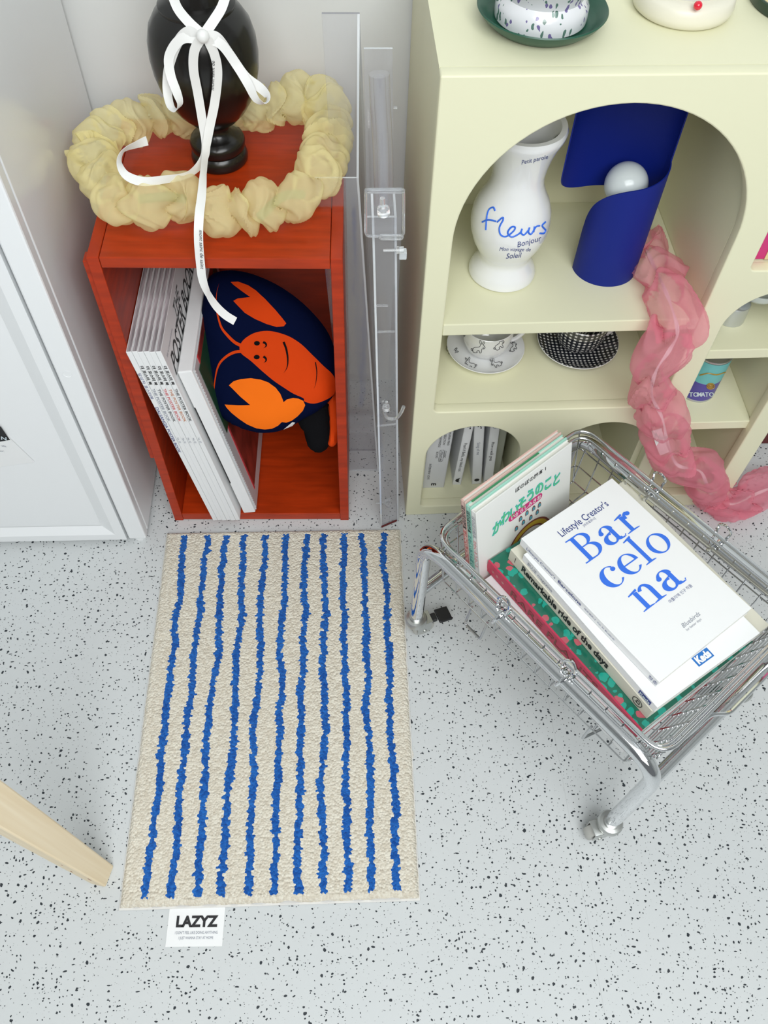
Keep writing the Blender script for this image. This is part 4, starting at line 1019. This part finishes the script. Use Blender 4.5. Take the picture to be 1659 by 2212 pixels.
# ================================================================ basket trolley
tr = thing('basket_trolley', 'chromed wire basket trolley on four casters, holding magazines and picture books', 'trolley', TR)
LU, V0, V1, ZR, RR = .452, .006, .340, .3175, .0115
def raili(v, u0=0.0, u1=LU):
    return round_path([(u0, v, .062), (u0, v, ZR), (u1, v, ZR), (u1, v, .062)], .052, 10)
for v in (V0, V1): tubes('side_rail', [raili(v)], CHROME, tr, r=RR, seg=24)
for u, z in ((0, .158), (LU, .170)): tubes('cross_tube', [[(u, V0+.004, z), (u, V1-.004, z)]], CHROME, tr, r=.0095, seg=20)
def caster(u, v, ang, brake):
    a = math.radians(ang); d = Vector((math.cos(a), math.sin(a), 0)); s = Vector((-d.y, d.x, 0)); c = Vector((u, v, 0))
    cs_ = lathe('caster', [(0, .048), (.0185, .048), (.0195, .051), (.0195, .058), (.0175, .062), (.0125, .063), (.0125, .070), (0, .070)], ZINC, tr, (u, v, 0), 32)
    Mx = Matrix(((d.x, s.x, 0, u+d.x*.014), (d.y, s.y, 0, v+d.y*.014), (0, 0, 1, 0), (0, 0, 0, 1)))
    lathe('wheel', [(0, -.009), (.012, -.009), (.019, -.0085), (.0205, -.006), (.0205, .006), (.019, .0085), (.012, .009), (0, .009)], WHEEL, cs_, (u+d.x*.014, v+d.y*.014, .0208), 40, axis=Mx.to_3x3().to_4x4() @ Matrix.Rotation(math.pi/2, 4, 'X'))
    bm = bmesh.new()
    for k in (-1, 1): addbox(bm, (-.014, .012, k*.0115-.001, k*.0115+.001, .016, .048), .0006, 1, Mx)
    addbox(bm, (-.020, .014, -.0125, .0125, .046, .0485), .0006, 1, Mx)
    from_bm('fork', bm, ZINC, cs_)
    tubes('axle', [[c+d*.014+s*-.014+Vector((0, 0, .0208)), c+d*.014+s*.014+Vector((0, 0, .0208))]], ZINC, cs_, r=.0035)
    if brake: from_bm('brake_tab', addbox(bmesh.new(), (.022, .048, -.014, .014, .036, .041), .002, 2, Mx @ Matrix.Rotation(.15, 4, 'Y')), BLACKP, cs_)
    if brake: from_bm('brake_arm', addbox(bmesh.new(), (.008, .026, -.008, .008, .032, .040), .002, 2, Mx), BLACKP, cs_)
caster(0, V0, 72, True); caster(LU, V0, 245, False); caster(0, V1, 20, False); caster(LU, V1, 215, True)
# basket
bx0, bx1, by0, by1, ZT = .010, .442, .012, .336, .345
rim1 = round_path([(bx0, by0, ZT), (bx1, by0, ZT), (bx1, by1, ZT), (bx0, by1, ZT)], .032, 8, True)
k_ = .006
def dipped(u, s):     # outer rim wire with a handle that steps outward on the short side
    return
z2 = ZT-.009
rim2 = round_path([(bx0+k_, by0+k_, z2), (bx1-k_, by0+k_, z2), (bx1-k_, by1-k_, z2), (bx0+k_, by1-k_, z2)], .028, 8, True)
tubes('basket_rim', [{'p': rim1, 'closed': True, 'r': .0032, 'seg': 12}, {'p': rim2, 'closed': True, 'r': .0027, 'seg': 12}], CHROME, tr)
hnd = round_path([(bx1, by0+.035, ZT-.004), (bx1+.003, by0+.095, ZT-.004), (bx1+.018, by0+.115, ZT-.006), (bx1+.018, by1-.115, ZT-.006), (bx1+.003, by1-.095, ZT-.004), (bx1, by1-.035, ZT-.004)], .008, 5)
tubes('handle_wire', [hnd], CHROME, tr, r=.0030)
hn2 = [(2*(bx0+bx1)/2-x, y, z) for x, y, z in hnd]
tubes('handle_wire', [hn2], CHROME, tr, r=.0030)
ZB = .222; ci, co_ = .034, .016       # basket floor, how far the walls lean in
wx0, wx1, wy0, wy1 = bx0+.022, bx1-ci, by0+.010, by1-.010
wires = []
nu, nv = 14, 10
for i in range(nu):
    u = wx0+(wx1-wx0)*i/(nu-1)
    wires.append(round_path([(u, by0+.004, ZT-.008), (u, wy0, ZB), (u, wy1, ZB), (u, by1-.004, ZT-.008)], .006, 3))
for j in range(nv):
    v = wy0+(wy1-wy0)*j/(nv-1)
    wires.append(round_path([(bx0+.004, v, ZT-.006), (wx0, v, ZB+.002), (wx1, v, ZB+.002), (bx1-.004, v, ZT-.006)], .006, 3))
for z in (.300, .262):
    f = (z-ZB)/(ZT-ZB); a, b = wx0+(bx0-wx0)*f, wy0+(by0-wy0)*f; a1 = wx1+(bx1-wx1)*f
    wires.append({'p': round_path([(a, b, z), (a1, b, z), (a1, wy1+wy0-b, z), (a, wy1+wy0-b, z)], .010, 4, True), 'closed': True})
for z in (.325, .313, .287, .274, .249, .236):
    f = (z-ZB)/(ZT-ZB); b = wy0+(by0-wy0)*f; a1 = wx1+(bx1-wx1)*f
    wires.append([(a1, b, z), (a1, wy1+wy0-b, z)])
tubes('wire_grid', wires, WIRE, tr, r=.00125, seg=6)
for P_ in ([(.095, wy0+.004, ZB), (.095, wy0-.004, ZB-.050), (.130, wy0-.004, ZB-.050), (.130, wy0+.004, ZB)], [(.345, wy0+.004, ZB), (.345, wy0-.004, ZB-.038), (.357, wy0+.04, ZB-.038), (.357, wy0+.06, ZB)]):
    tubes('basket_foot', [round_path(P_, .004, 3)], WIRE, tr, r=.0022)
def clip(u, v, s):    # bent wire clip that ties the basket to the rail
    L = cat_rom([(u-.006, v+s*.012, ZR+.008), (u-.008, v-s*.002, ZR+.014), (u-.009, v-s*.002, ZR+.030), (u-.010, v-s*.001, ZR+.044), (u, v+s*.001, ZR+.053), (u+.010, v-s*.001, ZR+.044), (u+.009, v-s*.002, ZR+.030), (u+.008, v-s*.002, ZR+.014), (u+.006, v+s*.012, ZR+.008)], 5)
    R2 = [(u+.003*math.sin(t), v+.0145*math.cos(t), ZR+.0145*math.sin(t)) for t in [i*.33 for i in range(19)]]
    tubes('wire_clip', [{'p': L, 'r': .0020}, {'p': R2, 'closed': True, 'r': .0028}], CHROME, tr)
for u in (.160, .283): clip(u, V0, 1); clip(u, V1, -1)

# ---------------------------------------------------------------- the stack of books
def flat(name, label, cat, u, v, rot, z0, z1, L, Wd, cover, pages, group=None, **k):
    return book(name, label, cat, TRM @ Matrix.Translation((u, v, z0)) @ Matrix.Rotation(math.radians(rot), 4, 'Z'), L, Wd, z1-z0, cover, pages, group, **k)
GS = 'books stacked flat in the basket trolley'
zb = ZB+.0048
bk1 = flat('book', 'white book with a red lower edge, at the bottom of the stack in the basket', 'book', .080, .052, -4.4, zb, .2475, .320, .238, PAPER, REDINK, GS)
bk2 = flat('botanical_book', 'book with crimson spine and green and pink leafy cover, second from bottom of the stack', 'book', .070, .0775, -4.6, .248, .277, .329, .230, BOTAN, PAGES, GS)
box('spine_cloth', (-.0002, .3292, -.0012, .0022, .0002, .0292), CRIM, bk2, .0008)
txt(bk2, 'RARE PLANTS', .021, (.055, -.0014, .006), (1, 0, 0), (0, 0, 1), BROWNP, 'spine_title', width=.19)
for x in (.012, .022, .035): txt(bk2, '*', .014, (x, -.0014, .008), (1, 0, 0), (0, 0, 1), PINKB, 'spine_ornament')
bk3 = flat('magazine', 'bone coloured thick magazine with bold black spine lettering in the middle of the stack', 'magazine', .087, .102, -6.3, .2775, .305, .306, .234, BONE, PAGES, GS)
txt(bk3, 'Remarkable ride of the days', .0205, (.030, -.0003, .0095), (1, 0, 0), (0, 0, 1), BLACKINK, 'spine_title', bold=.035, width=.192)
box('spine_mark', (.014, .0148, -.0005, .0002, .009, .021), BLACKINK, bk3, 0)
tubes('spine_roundel', [{'p': [(.283+.0085*math.cos(i*.3142), -.0006, .0135+.0085*math.sin(i*.3142)) for i in range(20)], 'closed': True, 'r': .0005, 'seg': 5}, [(.279, -.0006, .0115), (.2875, -.0006, .0115)], {'p': cat_rom([(.283, -.0006, .0115), (.281, -.0006, .017), (.2855, -.0006, .0175), (.287, -.0006, .0135)], 4), 'r': .0005, 'seg': 5}], BLACKINK, bk3, r=.0005, seg=5)
bk4 = flat('magazine', 'plain white magazine with small blue logo box near its corner, second from top', 'magazine', .111, .102, -6.5, .3055, .3215, .284, .200, PAPER, PAGES, GS)
txt(bk4, 'BLUE magazine', .0105, (.012, -.0003, .004), (1, 0, 0), (0, 0, 1), GREYINK, 'spine_title', width=.056)
box('spine_logo_box', (.252, .274, -.0006, .0002, .0035, .0125), NAVYINK, bk4, 0)
txt(bk4, 'Keds', .008, (.2535, -.0007, .0055), (1, 0, 0), (0, 0, 1), LETW, 'spine_logo', bold=.03, width=.019)
zk = .0160
bi = bk4.matrix_world.inverted()
q = [bi @ onz(*p, .3215) for p in ((1493, 1422), (1532, 1397), (1543, 1417), (1504, 1442))]
qc = sum(q, Vector())/4
box('logo_box', (qc.x-.0075, qc.x+.0075, qc.y-.0150, qc.y+.0150, zk, zk+.0003), mat('logo_blue', (.02, .17, .52), .5), bk4, 0)
txt(bk4, 'Keds', .0150, (qc.x+.0048, qc.y-.0125, zk+.0003), (0, 1, 0), (-1, 0, 0), PAPER, 'logo_lettering', bold=.055, width=.025)
bk5 = flat('magazine', 'white magazine with the big blue serif title, on top of the stack in the basket', 'magazine', .0948, .1095, -3.9, .322, .339, .2785, .189, PAPER, PAGES, GS)
zt = .017
txt(bk5, "Lifestyle Creator's", .0165, (.034, .050, zt), (0, 1, 0), (-1, 0, 0), NAVYINK, 'cover_small_title', width=.098, bold=.006)
txt(bk5, '[바르셀로나]', .0048, (.040, .090, zt), (0, 1, 0), (-1, 0, 0), NAVYINK, 'cover_small_title')
txt(bk5, '아틀리에 인구 작품', .0060, (.205, .100, zt), (0, 1, 0), (-1, 0, 0), NAVYINK, 'cover_small_title')
txt(bk5, 'Bluebirds', .0095, (.243, .086, zt), (0, 1, 0), (-1, 0, 0), GREYINK, 'cover_imprint', shear=.3)
txt(bk5, 'for better days', .0050, (.249, .087, zt), (0, 1, 0), (-1, 0, 0), GREYINK, 'cover_imprint')
txt(bk5, "Lifestyle Creator's", .0085, (.014, -.0003, .0055), (1, 0, 0), (0, 0, 1), NAVYINK, 'spine_title', width=.062)
txt(bk5, 'Barcelona', .0100, (.082, -.0003, .0055), (1, 0, 0), (0, 0, 1), NAVYINK, 'spine_title', bold=.02, width=.048)
txt(bk5, '바르셀로나', .005, (.137, -.0003, .007), (1, 0, 0), (0, 0, 1), NAVYINK, 'spine_title')
txt(bk5, 'Vol. 21 Bluebirds', .005, (.163, -.0003, .007), (1, 0, 0), (0, 0, 1), NAVYINK, 'spine_title')
txt(bk5, '청춘', .009, (.262, -.0003, .005), (1, 0, 0), (0, 0, 1), NAVYINK, 'spine_title')
# high-contrast serif letters drawn from strokes
def ell(cx, cy, ro, so, ri, si, a0, a1, dx=0, n=40):
    A = [math.radians(a0+(a1-a0)*i/n) for i in range(n+1)]
    return ('strip', [(cx+ro*math.cos(a), cy+so*math.sin(a)) for a in A], [(cx+dx+ri*math.cos(a), cy+si*math.sin(a)) for a in A])
def rect(x0, y0, x1, y1): return ('strip', [(x0, y0), (x1, y0)], [(x0, y1), (x1, y1)])
def dot(cx, cy, r): return ell(cx, cy, r, r, 0, 0, 0, 360, n=20)
def foot(cx, y, w_, h=.055, up=1): return ('strip', [(cx-w_, y), (cx-w_*.45, y), (cx+w_*.45, y), (cx+w_, y)], [(cx-w_, y+h*.6*up), (cx-w_*.45, y+h*1.25*up), (cx+w_*.45, y+h*1.25*up), (cx+w_, y+h*.6*up)])
def flag(x, y): return ('strip', [(x-.16, y-.10), (x, y-.09), (x+.24, y-.05)], [(x-.16, y-.05), (x+.02, y+.0), (x+.24, y+.05)])
GL = {
 'B': (1.12, [rect(.22, 0, .40, 1.40), rect(.03, 0, .60, .06), rect(.03, 1.34, .60, 1.40), foot(.32, 0, .28), foot(.32, 1.40, .28, up=-1), ell(.55, 1.055, .38, .345, .20, .290, -90, 90), rect(.38, .71, .58, .765), ell(.57, .385, .44, .385, .25, .330, -90, 90), rect(.38, .715, .60, .77), rect(.38, 1.345, .56, 1.40), rect(.38, 0, .58, .055)]),
 'a': (.98, [rect(.54, .10, .71, .72), ell(.43, .70, .31, .30, .13, .25, 0, 165, dx=-.02), dot(.20, .73, .10), ell(.37, .27, .31, .29, .13, .21, 60, 335, dx=.04), ('strip', [(.55, .62), (.35, .57), (.20, .47)], [(.55, .56), (.36, .50), (.22, .40)]), ell(.80, .14, .28, .15, .06, .09, 180, 300, dx=.02), ('strip', [(.90, .02), (.97, .10)], [(.90, .08), (.94, .13)])]),
 'r': (.78, [rect(.22, 0, .39, .90), foot(.33, 0, .30), flag(.18, .98), ell(.60, .60, .26, .40, .10, .33, 85, 170, dx=.0), dot(.64, .86, .11)]),
 'c': (.90, [ell(.50, .50, .45, .52, .26, .47, 48, 322, dx=.06), dot(.76, .76, .105)]),
 'e': (.94, [ell(.50, .50, .45, .52, .26, .47, 0, 322, dx=.04), rect(.22, .50, .92, .56)]),
 'l': (.56, [rect(.20, 0, .37, 1.50), foot(.285, 0, .26), flag(.17, 1.50)]),
 'o': (1.0, [ell(.50, .50, .46, .52, .28, .47, 0, 360)]),
 'n': (1.10, [rect(.20, 0, .37, .90), foot(.295, 0, .26), flag(.17, .98), ell(.64, .62, .285, .40, .115, .31, 0, 150), rect(.755, 0, .925, .64), foot(.825, 0, .26)]),
}
def serif(word, size, org, xd, yd, m, parent, sx=1, eps=.0004):
    vs, fs = [], []; x = 0; xd, yd, org = Vector(xd), Vector(yd), Vector(org); n_ = xd.cross(yd)
    for ch in word:
        adv, parts = GL[ch]
        for pi, (_, A, B) in enumerate(parts):
            b0 = len(vs)
            for (ax_, ay_), (bx_, by_) in zip(A, B):
                for (p, q_) in ((ax_, ay_), (bx_, by_)): vs.append(org+xd*((x+p)*size*sx)+yd*(q_*size)+n_*(eps+pi*.00002))
            for i in range(len(A)-1): fs.append((b0+2*i, b0+2*i+2, b0+2*i+3, b0+2*i+1))
        x += adv
    return mesh('cover_title', vs, fs, m, parent)
serif('Bar', .0325, (.0885, .047, zt), (0, 1, 0), (-1, 0, 0), BLUEINK, bk5, sx=1.27)
serif('celo', .0330, (.1420, .043, zt), (0, 1, 0), (-1, 0, 0), BLUEINK, bk5, sx=1.22)
serif('na', .0330, (.1930, .058, zt), (0, 1, 0), (-1, 0, 0), BLUEINK, bk5, sx=1.34)

# ---------------------------------------------------------------- upright picture books against the short end
GU = 'picture books standing at the short end of the basket'
def stand_tr(name, label, u, T, cover, L=.165, Wd=.204, v=.060, ln=-.225, **k):
    M4 = TRM @ Matrix.Translation((u, v, zb+.0005)) @ Matrix.Rotation(ln, 4, 'Y') @ Matrix.Translation((0, 0, L)) @ UP
    return book(name, label, 'book', M4, L, Wd, T, cover, PAGES, GU, soft=False, ct=.0022)
pb1 = stand_tr('picture_book', 'pale pink hardback picture book standing nearest the basket end', .0455, .0095, PINKB, L=.167)
pb2 = stand_tr('picture_book', 'mint green hardback picture book standing between the pink and the white one', .0562, .0103, MINT, L=.166)
pb3 = stand_tr('picture_book', 'white hardback picture book with green Japanese title and raindrops, in front of the mint book', .0670, .0105, mat('cover_white', (.82, .83, .80), .4), L=.1645)
box('green_jacket_strip', (-.0004, -.0001, .01, .15, .0010, .0045), MINTD, pb2, 0)
txt(pb1, 'ぼのぼの絵本', .0085, (.010, -.0004, .0022), (1, 0, 0), (0, 0, 1), BLACKINK, 'spine_title', bold=.02)
txt(pb1, 'かしこいラッコになれ', .0085, (.064, -.0004, .0022), (1, 0, 0), (0, 0, 1), REDINK, 'spine_title', bold=.02)
txt(pb2, 'ぼのぼの絵本', .0080, (.010, -.0004, .0022), (1, 0, 0), (0, 0, 1), BLACKINK, 'spine_title', bold=.02)
txt(pb2, 'たのしいおさんぽ いがらしみきお', .0078, (.064, -.0004, .0020), (1, 0, 0), (0, 0, 1), mat('teal_ink', (.03, .25, .25), .6), 'spine_title', bold=.02)
txt(pb3, 'ぼのぼの絵本', .0080, (.010, -.0004, .0022), (1, 0, 0), (0, 0, 1), GREYINK, 'spine_title')
txt(pb3, 'かわいそうのこと', .0080, (.064, -.0004, .0020), (1, 0, 0), (0, 0, 1), REDINK, 'spine_title')
zc3 = .0105
ti = 'かわいそうのこと'
arcp = [(x, .040+.0187*i, a) for i, (x, a) in enumerate(((.063, -8), (.055, -6), (.0555, -4), (.050, 4), (.046, 4), (.046, 2), (.050, -2), (.056, -6)))]
for ch, (x, y, a) in zip(ti, arcp):
    a = math.radians(a); xd = (-math.sin(-a), math.cos(a), 0); yd = (-math.cos(a), -math.sin(a), 0)
    txt(pb3, ch, .0275, (x+.010, y-.011, zc3), xd, yd, TURQ, 'cover_title', bold=.055, eps=.0003, wide=.74)
    txt(pb3, ch, .0275, (x+.010, y-.011, zc3), xd, yd, LEAFG, 'cover_title_fill', bold=-.002, eps=.0006, wide=.74)
txt(pb3, 'ぼのぼの絵本 1', .0100, (.0170, .080, zc3), (0, 1, 0), (-1, 0, 0), BLACKINK, 'cover_series', bold=.02)
vs_p = []
for k in range(25):
    a = math.radians(-90+180*k/24); vs_p.append((.0655-.0070*math.sin(a), .132+.0070*math.cos(a), zc3+.0003))
for k in range(25):
    a = math.radians(90+180*k/24); vs_p.append((.0655-.0070*math.sin(a), .072+.0070*math.cos(a), zc3+.0003))
mesh('author_plate', vs_p, [tuple(range(len(vs_p)))], MAGENTA, pb3)
txt(pb3, 'いがらしみきお', .0105, (.0695, .0690, zc3), (0, 1, 0), (-1, 0, 0), PAPER, 'author_lettering', bold=.02, eps=.0006, width=.066)
def drop(x, y, s):
    for nm_, k, m_, e in (('raindrop_outline', 1, BROWNP, .0003), ('raindrop', .68, BLUEG, .0005)):
        P = [(x-s*k*1.15*math.cos(a), y+s*k*.62*math.sin(a), zc3+e) for a in [math.pi*(-.5+i/14) for i in range(15)]]; P += [(x+s*k*.6, y+s*k*.55, zc3+e), (x+s*k*.6, y-s*k*.55, zc3+e)]
        mesh(nm_, P, [tuple(range(len(P)))], m_, pb3)
for x, y in ((.084, .091), (.082, .105), (.083, .120), (.085, .133), (.099, .0815), (.097, .097), (.099, .1136), (.098, .1283)): drop(x, y, .0062)
for nm_, r1, r2, m_, e in (('arc_outline', .048, .0445, BROWNP, .0003), ('arc_band', .0445, .036, OCHRE, .0003), ('arc_inner', .036, .033, BROWNP, .0003)):
    n_ = 30; V = []
    for i in range(n_+1):
        a = math.radians(-80+160*i/n_)
        for r in (r1, r2): V.append((.155-r*math.cos(a), .110+r*1.05*math.sin(a), zc3+e))
    mesh(nm_, V, [(2*i, 2*i+2, 2*i+3, 2*i+1) for i in range(n_)], m_, pb3)

# ---------------------------------------------------------------- pieces of parts hang under their part
def under(root, part, names):
    ps = [c for c in root.children if c.name.split('.')[0] == part]
    if not ps: return
    P_ = ps[0]
    for c in list(root.children):
        if c is not P_ and c.name.split('.')[0] in names:
            c.parent = P_; c.matrix_parent_inverse = P_.matrix_basis.inverted()
for o in [x for x in bpy.data.objects if x.parent is None and x.type == 'EMPTY']:
    under(o, 'cover', ('spine_lettering', 'logo', 'text_frame', 'top_mark', 'publisher_mark', 'spine_title', 'cover_title', 'cover_small_print', 'spine_ornament', 'spine_mark', 'spine_roundel', 'spine_logo_box', 'spine_logo', 'logo_box', 'logo_lettering',
        'cover_small_title', 'cover_imprint', 'cover_title_fill', 'cover_series', 'author_plate', 'author_lettering', 'raindrop', 'raindrop_outline', 'arc_outline', 'arc_band', 'arc_inner', 'green_jacket_strip', 'spine_cloth'))
    under(o, 'lobster_body', ('lobster_eye', 'face_line', 'antenna'))
    under(o, 'label_tag', ('brand_lettering', 'slogan_lettering'))
    under(o, 'door', ('door_frame',)); under(o, 'side_stile', ('hole_cover',))
    under(o, 'spine_block', ('spine_slot',)); under(o, 'pocket_sheet', ('picture', 'picture_border', 'green_patch', 'pocket_edge'))
    under(o, 'sheet', ('badge', 'badge_letter', 'caption'))
    under(o, 'lower_label', ('label_letter',)); under(o, 'upper_label', ('medallion', 'gold_band'))
    under(o, 'pouch_body', ('wavy_line',)); under(o, 'leg', ('wood_mark',))
    under(o, 'dish', ('rabbit_drawing', 'rim_band')); under(o, 'bowl', ('rabbit_drawing',))
